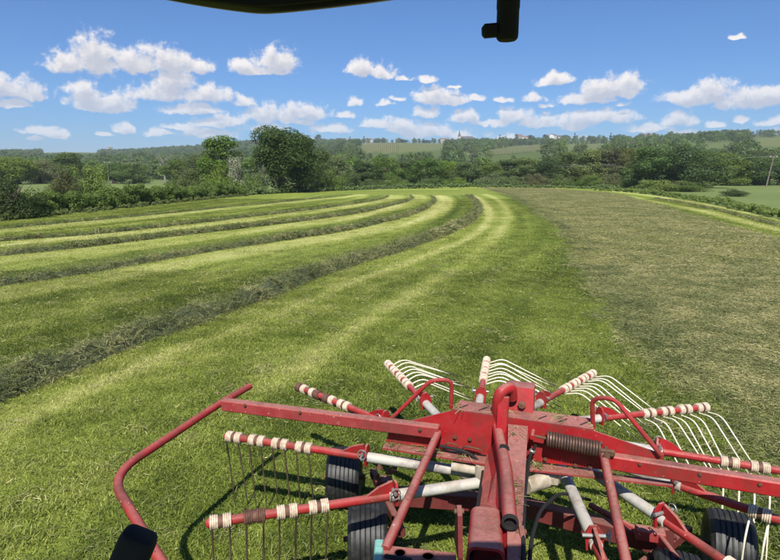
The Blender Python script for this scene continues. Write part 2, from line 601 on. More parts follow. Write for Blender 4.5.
gx = graded(-3200, 3200, 6, 1.035, 400)
gy = graded(-500, 4000, 7, 1.012, 250)
X, Y = np.meshgrid(gx, gy)
Z = terrain(X, Y) - .12
nx, ny = len(gx), len(gy)
ii = np.arange((ny - 1) * (nx - 1))
r_, c_ = ii // (nx - 1), ii % (nx - 1)
a_ = r_ * nx + c_
qd = np.stack([a_, a_ + 1, a_ + nx + 1, a_ + nx], 1)
me = mesh_np('ground', np.stack([X.ravel(), Y.ravel(), Z.ravel()], 1), quads=qd)
u_, v_ = proj(X.ravel(), Y.ravel(), Z.ravel())
crop = np.zeros(len(u_))
for poly, val in CLEAR:
    crop = np.where(inpoly(u_, v_, poly) & (Y.ravel() > 250), val, crop)
at = me.attributes.new('crop', 'FLOAT', 'POINT'); at.data.foreach_set('value', crop.astype(np.float32))
me.polygons.foreach_set('use_smooth', np.ones(len(me.polygons), bool))
m, t, bs, out = new_mat('meadow_ground')
geo = t.n('ShaderNodeNewGeometry'); at = t.n('ShaderNodeAttribute', attribute_name='crop')
pos = geo.outputs['Position']
n1 = t.noise(pos, .05, 5, .6); n2 = t.noise(pos, .9, 4, .6)
base = t.mix(t.mr(n1, .35, .65), (.128, .170, .052), (.160, .200, .062))
base = t.mix(t.mr(n2, .35, .7, 0, .5), base, (.10, .135, .04))
sep_ = t.n('ShaderNodeSeparateXYZ'); t.l(pos, sep_.inputs[0])
base = t.mix(t.mr(sep_.outputs[1], 215, 245), base, (.075, .105, .026))           # rough scrubby hillside beyond the valley meadows
cr = t.mix(t.mr(at.outputs['Fac'], .4, .9), (.098, .125, .036), (.160, .150, .062))
t.l(t.mix(t.mr(at.outputs['Fac'], .05, .3), base, cr), bs.inputs['Base Color'])
bs.inputs['Roughness'].default_value = .9
bs.inputs['Specular IOR Level'].default_value = .1
g_ = link('ground', me, m)
tag(g_, 'green valley floor and rising hills beyond the hay field', 'ground', kind='structure')

# ------------------------------------------------------------------ hay field: windrows, mown strips, spread hay
def pl(pts):
    return np.array([P(a, b, 0.0)[:2] for a, b in pts])


def smooth_line(p, step=.5):
    """Catmull-Rom resample of a plan polyline"""
    p = np.vstack([2 * p[0] - p[1], p, 2 * p[-1] - p[-2]])
    out = []
    for i in range(1, len(p) - 2):
        a, b, c, d = p[i - 1], p[i], p[i + 1], p[i + 2]
        n = max(2, int(np.linalg.norm(c - b) / step))
        for tt in np.linspace(0, 1, n, endpoint=False):
            out.append(.5 * ((2 * b) + (c - a) * tt + (2 * a - 5 * b + 4 * c - d) * tt ** 2 + (3 * b - a - 3 * c + d) * tt ** 3))
    out.append(p[-2])
    return np.array(out)


W1 = pl([(-150, 455), (-60, 421), (0, 396), (43, 378), (86, 360), (128, 343), (171, 329), (214, 314), (257, 299), (318, 275), (357, 262), (396, 251), (436, 237), (459, 227), (473, 218), (478, 210), (476, 203), (471, 198), (466, 195.6)])
W2 = pl([(-150, 305), (0, 286), (86, 273), (171, 258), (257, 244), (318, 235), (357, 228), (396, 219), (422, 210), (433, 203), (434, 199), (431, 196)])
W3 = pl([(-150, 272), (0, 256), (86, 247), (171, 236.5), (257, 226.5), (318, 219), (357, 213), (396, 204.5), (410, 200), (412, 197.5), (410, 195.6)])
W4 = pl([(-150, 253), (0, 241), (86, 235), (171, 226), (257, 216), (318, 209), (357, 203.5), (377, 200), (386, 197.5), (388, 195.8)])
W5 = pl([(-120, 239), (0, 229), (86, 221), (171, 213), (257, 204.5), (310, 199.5), (340, 196.5), (352, 194.8)])
W6 = pl([(655, 198.5), (685, 203.5), (715, 210), (751, 219), (790, 229), (860, 247)])
WR = [smooth_line(w, .3 if i_ == 0 else .5) for i_, w in enumerate((W1, W2, W3, W4, W5, W6))]
BR1 = smooth_line(pl([(600, 189.8), (622, 192.3), (661, 197.2), (701, 204), (751, 213.5), (790, 222), (860, 238)]))
BR2 = smooth_line(pl([(625, 196), (654, 201.5), (685, 207.5), (715, 214.2), (751, 223.5), (790, 233.5), (860, 252)]))
B1 = smooth_line(pl([(-80, 480), (26, 422), (128, 370), (200, 344), (239, 330), (278, 315), (318, 297), (357, 281), (396, 267), (436, 251), (467, 239), (485, 225), (489, 213), (482, 201), (470, 195)]))
B2 = smooth_line(pl([(200, 440), (318, 356), (357, 327), (396, 303), (436, 279), (475, 254), (498, 236), (506, 223), (507, 211), (497, 199.5), (485, 194)]))
E1 = smooth_line(pl([(900, 640), (745, 500), (690, 415), (660, 377), (637, 345), (617, 317), (598, 290), (578, 264), (566, 243), (549, 221), (524, 204), (508, 195), (490, 190)]))   # left edge of the spread hay
E2 = smooth_line(pl([(560, 189), (610, 193), (640, 199.5), (701, 217), (751, 230), (800, 243), (900, 268)]))                        # its right edge


def sdist(px_, py_, line):
    """distance to a polyline, and on which side (positive right of travel)"""
    best = np.full(px_.shape, 1e9); side = np.zeros(px_.shape)
    for i in range(len(line) - 1):
        a, b = line[i], line[i + 1]
        d = b - a; L2 = d @ d + 1e-12
        tt = np.clip(((px_ - a[0]) * d[0] + (py_ - a[1]) * d[1]) / L2, 0, 1)
        ex, ey = px_ - a[0] - tt * d[0], py_ - a[1] - tt * d[1]
        dd = ex * ex + ey * ey
        mk = dd < best
        best = np.where(mk, dd, best)
        side = np.where(mk, np.sign(ex * d[1] - ey * d[0]), side)
    return np.sqrt(best), side


def thin(line, tol=.05):
    keep = [0]
    for i in range(1, len(line) - 1):
        if np.linalg.norm(line[i] - line[keep[-1]]) > 1.2 + .04 * np.linalg.norm(line[i]): keep.append(i)
    return line[keep + [len(line) - 1]]


WRT = [thin(w) for w in WR]
B1T, B2T, E1T, E2T, BR1T, BR2T = thin(B1), thin(B2), thin(E1), thin(E2), thin(BR1), thin(BR2)


def field_tone(x, y):
    """how yellow and bare the mown strip is (0 dark green .. 1 pale stubble), and how much spread hay lies there"""
    dist_ = np.hypot(x, y)
    wob = (vnoise(x / 1.1, y / 1.1, 5) - .5) * .5 + (vnoise(x / 4, y / 4, 6) - .5) * .6
    tone = np.full(x.shape, .37)
    ds = [sdist(x, y, w) for w in WRT]
    # light strip on the right of each windrow, dark strip on its left
    for i, (d, s) in enumerate(ds[:5]):
        sd_ = d * s + wob * .35
        amp = (.06 if i == 0 else .44)
        tone += amp * sstep(.1, .4, sd_) * (1 - sstep(1.5, 2.6, sd_))
        tone -= .16 * sstep(-2.4, -1.7, sd_) * (1 - sstep(-.4, .1, sd_))
        if i < 4: tone += .16 * np.exp(-((sd_ + 2.9) / .45) ** 2)
    d1, s1 = sdist(x, y, B1T)
    far = np.clip(dist_ / 30, .0, 1)
    wB = .19 + .003 * dist_
    tone += (.44 + .12 * far) * np.exp(-((d1 + wob * .3) / wB) ** 2)
    d2, s2 = sdist(x, y, B2T)
    tone += (.34 + .18 * far) * np.exp(-((d2 + wob * .3) / (wB * 1.15)) ** 2) * sstep(4.5, 8, dist_)
    tone += .08 * np.exp(-((d2 * s2 + 1.6 + wob * .4) / .9) ** 2)
    tone -= .06 * np.exp(-((d2 * s2 - 1.6) / 1.1) ** 2)
    lat = d1 * s1                                       # fine stubble rows along the driving direction
    rows = (vnoise(lat * 2.6 + 40, y * .05 + x * .03, 81) - .5) * .30 + (vnoise(lat * 7.0 + 90, y * .12, 82) - .5) * .20
    tone += rows * (.55 + .45 * sstep(8, 20, dist_))
    tone -= .16 * np.exp(-((lat - 4.3) / .35) ** 2) * sstep(4, 7, dist_)
    tone -= .05 * (1 - sstep(4.5, 11, dist_)) + .01
    e1, q1 = sdist(x, y, E1T); e2, q2 = sdist(x, y, E2T)
    tone -= .10 * np.exp(-((e1 * q1 * -1 - .35) / .5) ** 2)
    return tone, e1 * q1, e2 * q2, ds, wob


xs = np.concatenate([np.arange(-60, -30, .5), np.arange(-30, 50, .28), np.arange(50, 100, .6)])
ys = np.concatenate([np.arange(-25, -2, .8), np.arange(-2, 60, .28), np.arange(60, 131, .5)])
X, Y = np.meshgrid(xs, ys)
x, y = X.ravel(), Y.ravel()
tone, e1, e2, ds, wob = field_tone(x, y)
# inside the spread hay: right of E1's picture side and left of E2
sgn1 = np.sign(sdist(np.array([12.0]), np.array([14.0]), E1T)[1][0])
sgn2 = np.sign(sdist(np.array([12.0]), np.array([14.0]), E2T)[1][0])


def hay_amount(e1, e2, wob, y, x):
    edge = (vnoise(x / .9, y / .9, 9) - .5) * .6
    soft = .5 + 1.2 * (1 - sstep(5, 11, np.hypot(x, y)))
    return sstep(-.5, soft, e1 * sgn1 + edge) * sstep(-.3, .5, e2 * sgn2 + wob * .4) * (1 - sstep(104, 112, y))


hay = hay_amount(e1, e2, wob, y, x)
# light and dark strips on the far right
for ln_ in (BR1T, BR2T):
    tone += .55 * np.exp(-(sdist(x, y, ln_)[0] / .6) ** 2) * (1 - hay)
# headland at the far end
tone += .35 * np.exp(-((y - (107 + 3 * np.sin(x / 9))) / 2.2) ** 2) * (x > 5) * (x < 50)
tone += .30 * np.exp(-((y - (97 + .25 * x)) / 1.8) ** 2) * (x > -20) * (x < 12)
zfield = (vnoise(x / 6, y / 6, 21) - .5) * .04 + (vnoise(x / .7, y / .7, 22) - .5) * .012
XX = len(xs)
ii = np.arange((len(ys) - 1) * (XX - 1)); r_, c_ = ii // (XX - 1), ii % (XX - 1); a_ = r_ * XX + c_
qd = np.stack([a_, a_ + 1, a_ + XX + 1, a_ + XX], 1)
# field outline: left hedge foot, far end, right verge
LEFT = pl([(-400, 262), (-120, 235), (0, 221), (130, 208), (200, 200), (260, 194.5), (310, 192), (400, 189)])
cxm = x[a_] + .14; cym = y[a_] + .14
lim_l = np.interp(cym, LEFT[:, 1], LEFT[:, 0])
RIGHT = pl([(980, 255), (800, 226), (700, 202.5), (640, 193.5), (620, 190.5)])
lim_r = np.interp(cym, RIGHT[:, 1], RIGHT[:, 0], left=60)
keep = (cxm > lim_l - .3) & (cxm < lim_r + .3) & (cym < 118)
qd = qd[keep]
me = mesh_np('hay_field', np.stack([x, y, zfield], 1), quads=qd)
for nm, arr in (('tone', tone), ('hay', hay)):
    at = me.attributes.new(nm, 'FLOAT', 'POINT'); at.data.foreach_set('value', arr.astype(np.float32))
me.polygons.foreach_set('use_smooth', np.ones(len(me.polygons), bool))
m, t, bs, out = new_mat('mown_field')
geo = t.n('ShaderNodeNewGeometry'); pos = geo.outputs['Position']
a1 = t.n('ShaderNodeAttribute', attribute_name='tone'); a2 = t.n('ShaderNodeAttribute', attribute_name='hay')
n1 = t.noise(pos, 2.2, 5, .65); n2 = t.noise(pos, 11, 4, .7); n3 = t.noise(pos, .5, 3, .5); n4 = t.noise(pos, 38, 3, .7)
f = t.m('ADD', a1.outputs['Fac'], t.m('MULTIPLY_ADD', n1, .5, -.25))
f = t.m('ADD', f, t.m('MULTIPLY_ADD', n2, .7, -.35))
f = t.m('ADD', f, t.m('MULTIPLY_ADD', n4, .6, -.30))
rp = t.n('ShaderNodeValToRGB'); el_ = rp.color_ramp.elements
el_[0].position, el_[0].color = 0, (*GRASS_STOPS[0][1], 1); el_[1].position, el_[1].color = 1, (*GRASS_STOPS[-1][1], 1)
for (p_, c2) in GRASS_STOPS[1:-1]:
    e = el_.new(p_); e.color = (*c2, 1)
t.l(f, rp.inputs[0])
fh = t.m('ADD', t.m('ADD', t.m('MULTIPLY', n1, .5), t.m('MULTIPLY', n2, .8)), t.m('MULTIPLY_ADD', n4, .8, -.52))
rh = t.n('ShaderNodeValToRGB'); el_ = rh.color_ramp.elements
HS = [(0.0, (.080, .088, .028)), (.4, (.175, .170, .056)), (.7, (.262, .238, .088)), (1.0, (.42, .36, .17))]
el_[0].position, el_[0].color = 0, (*HS[0][1], 1); el_[1].position, el_[1].color = 1, (*HS[-1][1], 1)
for (p_, c2) in HS[1:-1]:
    e = el_.new(p_); e.color = (*c2, 1)
t.l(fh, rh.inputs[0])
hf = t.mr(t.m('ADD', a2.outputs['Fac'], t.m('MULTIPLY_ADD', n2, .8, -.4)), .3, .7)
t.l(t.mix(hf, rp.outputs[0], rh.outputs[0]), bs.inputs['Base Color'])
bs.inputs['Roughness'].default_value = .85
bs.inputs['Specular IOR Level'].default_value = .15
bump(t, bs, t.m('ADD', n2, n4), .8, .05)
hf_o = link('hay_field', me, m)
tag(hf_o, 'mown hay field with light and dark strips and spread hay', 'field', kind='structure')

# ---- scatter helper (geometry nodes, instances of small pieces)
def hidden_col(name, meshes):
    c = bpy.data.collections.new(name)
    for i, me_ in enumerate(meshes):
        o = bpy.data.objects.new(f'{name}_{i:02d}', me_)
        c.objects.link(o)
    return c


def scatter(name, pts, rz, sc, tone_, idx, coll, parent=None, tilt=None):
    me_ = bpy.data.meshes.new(name)
    pts = np.asarray(pts, np.float32)
    me_.vertices.add(len(pts)); me_.vertices.foreach_set('co', pts.ravel())
    rot = np.zeros((len(pts), 3), np.float32)
    rot[:, 2] = rz
    if tilt is not None: rot[:, :2] = tilt
    a = me_.attributes.new('rot', 'FLOAT_VECTOR', 'POINT'); a.data.foreach_set('vector', rot.ravel())
    sc = np.asarray(sc, np.float32)
    if sc.ndim == 1: sc = np.stack([sc] * 3, 1)
    a = me_.attributes.new('scl', 'FLOAT_VECTOR', 'POINT'); a.data.foreach_set('vector', sc.astype(np.float32).ravel())
    a = me_.attributes.new('tone', 'FLOAT', 'POINT'); a.data.foreach_set('value', np.asarray(tone_, np.float32))
    a = me_.attributes.new('pick', 'INT', 'POINT'); a.data.foreach_set('value', np.asarray(idx, np.int32))
    ob = link(name, me_, None, parent)
    ng = bpy.data.node_groups.new(name + '_nodes', 'GeometryNodeTree')
    ng.interface.new_socket('Geometry', in_out='INPUT', socket_type='NodeSocketGeometry')
    ng.interface.new_socket('Geometry', in_out='OUTPUT', socket_type='NodeSocketGeometry')
    N = ng.nodes
    i_, o_ = N.new('NodeGroupInput'), N.new('NodeGroupOutput')
    ip = N.new('GeometryNodeInstanceOnPoints')
    ci = N.new('GeometryNodeCollectionInfo'); ci.inputs[0].default_value = coll
    ci.inputs['Separate Children'].default_value = True; ci.inputs['Reset Children'].default_value = True
    def na(nm, ty):
        n_ = N.new('GeometryNodeInputNamedAttribute'); n_.data_type = ty; n_.inputs[0].default_value = nm
        return n_.outputs[0]
    L = ng.links.new
    L(i_.outputs[0], ip.inputs['Points']); L(ci.outputs[0], ip.inputs['Instance'])
    ip.inputs['Pick Instance'].default_value = True
    L(na('pick', 'INT'), ip.inputs['Instance Index'])
    er = N.new('FunctionNodeEulerToRotation'); L(na('rot', 'FLOAT_VECTOR'), er.inputs[0])
    L(er.outputs[0], ip.inputs['Rotation']); L(na('scl', 'FLOAT_VECTOR'), ip.inputs['Scale'])
    L(ip.outputs[0], o_.inputs[0])
    md = ob.modifiers.new('scatter', 'NODES'); md.node_group = ng
    return ob


def blades(n, spread, h0, h1, w, lean, seed, mat, name):
    """a small patch of grass: n bent blades, each a two-segment strip"""
    r = np.random.default_rng(seed)
    V, Fq = [], []
    for i in range(n):
        b = r.normal(0, spread, 2); a = r.uniform(0, 2 * np.pi); h = r.uniform(h0, h1)
        la = r.uniform(0, 2 * np.pi); l = lean * h * r.uniform(.3, 1.4)
        s = np.array([np.cos(a), np.sin(a)]) * w * r.uniform(.6, 1.2) / 2
        dv = np.array([np.cos(la), np.sin(la)]) * l
        k0 = len(V)
        for f_, (tt, ww) in enumerate(((0, 1), (.55, .8), (1, .12))):
            c = b + dv * tt ** 1.7
            z = h * tt * (1 - .18 * tt)
            V += [(c[0] - s[0] * ww, c[1] - s[1] * ww, z), (c[0] + s[0] * ww, c[1] + s[1] * ww, z)]
        Fq += [(k0, k0 + 1, k0 + 3, k0 + 2), (k0 + 2, k0 + 3, k0 + 5, k0 + 4)]
    me_ = mesh_np(name, V, quads=np.array(Fq)); me_.materials.append(mat)
    return me_


def strands(n, spread, hgt, l0, l1, w, seed, mat, name, flat=.35):
    """a loose tangle of cut stalks lying over each other"""
    r = np.random.default_rng(seed)
    V, Fq = [], []
    for i in range(n):
        c = np.array([*r.normal(0, spread, 2), abs(r.normal(0, hgt)) + .006])
        a = r.uniform(0, 2 * np.pi); e = r.normal(0, flat); L_ = r.uniform(l0, l1)
        d = np.array([np.cos(a) * np.cos(e), np.sin(a) * np.cos(e), np.sin(e)])
        s = np.cross(d, r.normal(0, 1, 3)); s /= np.linalg.norm(s); s *= w * r.uniform(.5, 1.2) / 2
        bend = r.normal(0, .2, 3) * L_; bend[2] = -abs(bend[2])
        k0 = len(V)
        for tt in (-.5, 0, .5):
            p = c + d * L_ * tt + bend * (4 * tt * tt)
            p[2] = max(p[2], .004)
            V += [tuple(p - s), tuple(p + s)]
        Fq += [(k0, k0 + 1, k0 + 3, k0 + 2), (k0 + 2, k0 + 3, k0 + 5, k0 + 4)]
    me_ = mesh_np(name, V, quads=np.array(Fq)); me_.materials.append(mat)
    return me_


near_grass = hidden_col('grass_near', [blades(50, .060, .014, .050, .0078, .9, 100 + i, M['grass'], 'grass_patch') for i in range(6)])
far_grass = hidden_col('grass_far', [blades(52, .11, .018, .050, .012, .9, 200 + i, M['grass'], 'grass_patch_far') for i in range(4)])
hay_near = hidden_col('hay_near', [strands(46, .085, .014, .03, .11, .0050, 300 + i, M['hay'], 'hay_tangle') for i in range(6)])
row_far = hidden_col('row_far', [strands(40, .065, .03, .05, .16, .0095, 360 + i, M['hay'], 'row_tangle_far') for i in range(4)])
hay_far = hidden_col('hay_far', [strands(56, .15, .014, .05, .15, .0095, 350 + i, M['hay'], 'hay_tangle_far') for i in range(4)])


def wedge(n, y0, y1, half=.80, margin=1.0):
    """random ground points between two distances over the width that can be seen (plus a margin)"""
    yy = np.sqrt(rng.uniform(y0 * y0, y1 * y1, n))
    xx = rng.uniform(-1, 1, n) * (yy * half + margin)
    return xx, yy


def field_points(n, y0, y1):
    xx, yy = wedge(n, y0, y1)
    tn, e1_, e2_, ds_, wb = field_tone(xx, yy)
    hy = hay_amount(e1_, e2_, wb, yy, xx)
    for ln_ in (BR1T, BR2T):
        tn = tn + .55 * np.exp(-(sdist(xx, yy, ln_)[0] / .6) ** 2) * (1 - hy)
    ok = (xx > np.interp(yy, LEFT[:, 1], LEFT[:, 0])) & (xx < np.interp(yy, RIGHT[:, 1], RIGHT[:, 0], left=60))
    return xx[ok], yy[ok], tn[ok], hy[ok]


gx_, gy_, gt_, gh_ = field_points(52000, 2.6, 16)
gx2, gy2, gt2, gh2 = field_points(60000, 15, 62)
pn = (vnoise(gx_ / .35, gy_ / .35, 31) - .5) * .42 + (vnoise(gx_ / 1.6, gy_ / 1.6, 32) - .5) * .22
kp = rng.uniform(0, 1, len(gx_)) > gh_ * .72
gx_, gy_, gt_, pn = gx_[kp], gy_[kp], gt_[kp] - .12 * gh_[kp], pn[kp]
n_ = len(gx_)
o = scatter('near_grass', np.stack([gx_, gy_, np.full(n_, -.004)], 1), rng.uniform(0, 6.28, n_), rng.uniform(.7, 1.35, n_), gt_ + pn, rng.integers(0, 6, n_), near_grass)
tag(o, 'short mown grass blades around and behind the rake', 'grass', kind='stuff')
kp = rng.uniform(0, 1, len(gx2)) > gh2 * .8
gx2, gy2, gt2 = gx2[kp], gy2[kp], gt2[kp]
pn = (vnoise(gx2 / .7, gy2 / .7, 33) - .5) * .40
n_ = len(gx2)
o = scatter('far_grass', np.stack([gx2, gy2, np.full(n_, -.004)], 1), rng.uniform(0, 6.28, n_), rng.uniform(.7, 1.3, n_), gt2 + pn, rng.integers(0, 4, n_), far_grass)
tag(o, 'short mown grass farther out across the strips of the field', 'grass', kind='stuff')
# spread hay on the right
hx, hy_, _, hh_ = field_points(60000, 2.8, 17)
kp = rng.uniform(0, 1, len(hx)) < np.clip(hh_, 0, 1) * (.55 + .45 * sstep(.35, .6, vnoise(hx / .6, hy_ / .6, 41))) + .004
hx, hy_, hh_ = hx[kp], hy_[kp], hh_[kp]
hx2, hy2, _, hh2 = field_points(90000, 16, 112)
kp = rng.uniform(0, 1, len(hx2)) < np.clip(hh2, 0, 1) * .9
hx2, hy2 = hx2[kp], hy2[kp]
n_ = len(hx)
_, he1, _, _, _ = field_tone(hx, hy_)
tn = .60 + (vnoise(hx / .3, hy_ / .3, 42) - .5) * .6 + (vnoise(hx / 2.5, hy_ / 2.5, 43) - .5) * .12 - .26 * np.exp(-((he1 * sgn1 - .35) / .5) ** 2)
o = scatter('spread_hay', np.stack([hx, hy_, np.full(n_, .012)], 1), rng.uniform(0, 6.28, n_), rng.uniform(.7, 1.4, n_), tn, rng.integers(0, 6, n_), hay_near)
tag(o, 'loose drying hay spread over the right of the field, near part', 'hay', kind='stuff')
n_ = len(hx2)
tn = -.26 * np.exp(-((field_tone(hx2, hy2)[1] * sgn1 - .35) / .5) ** 2) + .58 + (vnoise(hx2 / .9, hy2 / .9, 44) - .5) * .45
o = scatter('spread_hay_beyond', np.stack([hx2, hy2, np.full(n_, .012)], 1), rng.uniform(0, 6.28, n_), rng.uniform(.7, 1.3, n_), tn, rng.integers(0, 4, n_), hay_far)
tag(o, 'loose drying hay spread over the right of the field, far part', 'hay', kind='stuff')

# single straws lost on the mown grass
straw = hidden_col('straw', [strands(5, .16, .012, .03, .12, .0055, 380 + i, M['hay'], 'straw_bits') for i in range(5)])
qx, qy, _, qh = field_points(6000, 2.8, 22)
n_ = len(qx)
o = scatter('straw_bits', np.stack([qx, qy, np.full(n_, .025)], 1), rng.uniform(0, 6.28, n_), rng.uniform(.7, 1.3, n_), rng.uniform(.3, .8, n_), rng.integers(0, 5, n_), straw)
tag(o, 'single dry straws scattered over the mown grass', 'straw', kind='stuff')

# ---- windrows
WLAB = ['thick nearest windrow of dark hay curving from lower left to the far end',
        'second windrow of hay from the rake, left half of the field',
        'third windrow of hay from the rake, left half of the field',
        'fourth windrow of hay, thin line towards the left hedge',
        'faint windrow of hay closest to the left hedge',
        'thin windrow of hay near the right verge, between two pale strips']
WDIM = [(.25, .27), (.17, .17), (.15, .15), (.11, .10), (.08, .07), (.15, .06)]
m, t, bs, out = new_mat('windrow_hay')
geo = t.n('ShaderNodeNewGeometry'); pos = geo.outputs['Position']
n1 = t.noise(pos, 6, 5, .7); n2 = t.noise(pos, 34, 4, .7)
f = t.m('ADD', t.m('MULTIPLY', n1, .6), t.m('MULTIPLY_ADD', n2, .9, -.35))
rp = t.n('ShaderNodeValToRGB'); el_ = rp.color_ramp.elements
el_[0].position, el_[0].color = 0, (.045, .060, .024, 1); el_[1].position, el_[1].color = 1, (.22, .235, .10, 1)
e = el_.new(.5); e.color = (.105, .13, .05, 1)
t.l(f, rp.inputs[0]); t.l(rp.outputs[0], bs.inputs['Base Color'])
bs.inputs['Roughness'].default_value = .85
bump(t, bs, t.m('ADD', n1, n2), 1.0, .08)
M['windrow'] = m
for wi, line in enumerate(WR):
    hw, hh = WDIM[wi]
    dd = np.hypot(line[:, 0], line[:, 1])
    tg = np.gradient(line, axis=0); tg /= np.linalg.norm(tg, axis=1)[:, None]
    nr = np.stack([tg[:, 1], -tg[:, 0]], 1)
    K = 13
    V = []
    for i, (p, nn) in enumerate(zip(line, nr)):
        endf = min(1, (len(line) - 1 - i) / 24)
        for j in range(K):
            s_ = -1 + 2 * j / (K - 1)
            ww = hw * (1 + .35 * (vnoise(np.array([i * .37 + wi * 31]), np.array([.0]), 50)[0] - .5)) * (.15 + .85 * endf)
            q = p + nn * s_ * ww
            hz = hh * (1 - abs(s_) ** 1.7) * (.40 + .75 * vnoise(np.array([q[0] / .34]), np.array([q[1] / .34]), 51)[0] + .45 * vnoise(np.array([q[0] / .9]), np.array([q[1] / .9]), 53)[0]) * (.1 + .9 * endf) - .015
            V.append((q[0], q[1], hz))
    V = np.array(V)
    n_l = len(line)
    Fq = np.array([(i * K + j, i * K + j + 1, (i + 1) * K + j + 1, (i + 1) * K + j) for i in range(n_l - 1) for j in range(K - 1)])
    o0 = np.array([line[0][0], line[0][1], 0.0])
    me = mesh_np('hay_windrow', V - o0, quads=Fq)
    me.polygons.foreach_set('use_smooth', np.ones(len(me.polygons), bool))
    wo_ = link('hay_windrow', me, M['windrow'])
    wo_.location = o0
    tag(wo_, WLAB[wi], 'windrow', 'windrows raked across the field')
    # loose stalks over it
    grid = V.reshape(n_l, K, 3)
    pts, scs = [], []
    for i in range(n_l - 1):
        dist_ = dd[i]
        seg = np.linalg.norm(line[i + 1] - line[i])
        dens = np.interp(dist_, [6, 14, 30, 60, 110], [150, 110, 60, 28, 14]) * (1 if wi < 4 else .8)
        cnt = rng.poisson(dens * seg * hw * 2 * 1.5)
        for _ in range(cnt):
            a, b = rng.uniform(0, 1), rng.uniform(-1.15, 1.15)
            jj = min(max((b + 1) / 2 * (K - 1), 0), K - 1.001); j = int(jj); fj = jj - j
            q = (grid[i, j] * (1 - fj) + grid[i, j + 1] * fj) * (1 - a) + (grid[i + 1, j] * (1 - fj) + grid[i + 1, j + 1] * fj) * a
            if abs(b) > 1:
                q = q + np.append(nr[i] * (b - np.sign(b)) * hw, 0); q[2] = .01
            pts.append(q - np.array([0, 0, .004])); scs.append(np.interp(dist_, [6, 20, 60, 110], [.85, 1.2, 1.0, 1.2]))
    pts, scs = np.array(pts), np.array(scs)
    farm = np.hypot(pts[:, 0], pts[:, 1]) > 24
    n_ = len(pts)
    tn = .40 + (vnoise(pts[:, 0] / .3, pts[:, 1] / .3, 52) - .5) * .6 + rng.normal(0, .10, n_)
    for msk, cc, nk in ((~farm, hay_near, 6), (farm, row_far, 4)):
        if msk.sum() == 0: continue
        k_ = msk.sum()
        c_o = scatter('loose_hay', pts[msk] - o0, rng.uniform(0, 6.28, k_), scs[msk] * rng.uniform(.8, 1.3, k_), tn[msk], rng.integers(0, nk, k_), cc, wo_,
                      rng.normal(0, .6, (k_, 2)))
        c_o['kind'] = 'stuff'

# ------------------------------------------------------------------ trees, shrubs, hedges
def leaf_cloud(centres, radii, n, leaf, seed, zflat=.85, shell=.75):
    """n leaf-clump faces spread through a set of lumps; returns verts and quads"""
    r = np.random.default_rng(seed)
    centres, radii = np.asarray(centres, float), np.asarray(radii, float)
    wgt = radii ** 2; wgt = wgt / wgt.sum()
    k_ = r.choice(len(radii), n, p=wgt)
    d = r.normal(0, 1, (n, 3)); d /= np.linalg.norm(d, axis=1)[:, None]
    rad = radii[k_] * (shell + (1.08 - shell) * r.uniform(0, 1, n) ** .7) * np.where(r.uniform(0, 1, n) < .18, r.uniform(.2, .8, n), 1)
    p = centres[k_] + d * rad[:, None] * np.array([1, 1, zflat])
    nrm = d * .95 + r.normal(0, .40, (n, 3)) + np.array([0, 0, .25])
    nrm /= np.linalg.norm(nrm, axis=1)[:, None]
    a = np.cross(nrm, r.normal(0, 1, (n, 3))); a /= np.linalg.norm(a, axis=1)[:, None]
    b = np.cross(nrm, a)
    s = leaf * r.uniform(.55, 1.35, n)[:, None]
    el_ = r.uniform(.45, .8, n)[:, None]
    bend = nrm * s * .22
    V = np.stack([p - a * s, p - b * s * el_ + bend, p + a * s, p + b * s * el_ + bend], 1).reshape(-1, 3)
    return V, np.arange(4 * n).reshape(-1, 4)


def lumps(kind, H, Wd, seed):
    """lump centres and radii of a crown H tall and Wd wide, standing on z=0"""
    r = np.random.default_rng(seed)
    C, R = [], []
    if kind == 'round':
        for i in range(34):
            z = r.uniform(.05, .93); prof = math.sin(math.pi * min(1, (z * .86 + .16))) ** .62
            a = r.uniform(0, 6.28); q = prof * Wd / 2 * r.uniform(.35, .86)
            C.append((q * math.cos(a), q * math.sin(a), z * H)); R.append(r.uniform(.10, .19) * Wd)
        C.append((0, 0, .5 * H)); R.append(.30 * Wd)
    elif kind == 'tall':
        for i in range(30):
            z = r.uniform(.10, .95); prof = (1 - abs(z - .45) * 1.25)
            a = r.uniform(0, 6.28); q = prof * Wd / 2 * r.uniform(.2, .85)
            C.append((q * math.cos(a), q * math.sin(a), z * H)); R.append(r.uniform(.11, .20) * Wd)
        C.append((0, 0, .45 * H)); R.append(.26 * Wd)
    elif kind == 'bush':
        for i in range(24):
            a = r.uniform(0, 6.28); q = Wd / 2 * r.uniform(0, .82)
            z = r.uniform(.06, .85) * (1 - .55 * (q / (Wd / 2)) ** 2)
            C.append((q * math.cos(a), q * math.sin(a), z * H)); R.append(r.uniform(.10, .19) * Wd)
        C.append((0, 0, .3 * H)); R.append(.28 * Wd)
    elif kind == 'spire':
        for i in range(18):
            z = r.uniform(.05, .97); a = r.uniform(0, 6.28); q = (1 - z) ** .6 * Wd / 2 * r.uniform(0, .6)
            C.append((q * math.cos(a), q * math.sin(a), z * H)); R.append(r.uniform(.20, .34) * Wd * (1.05 - .7 * z))
    return C, R


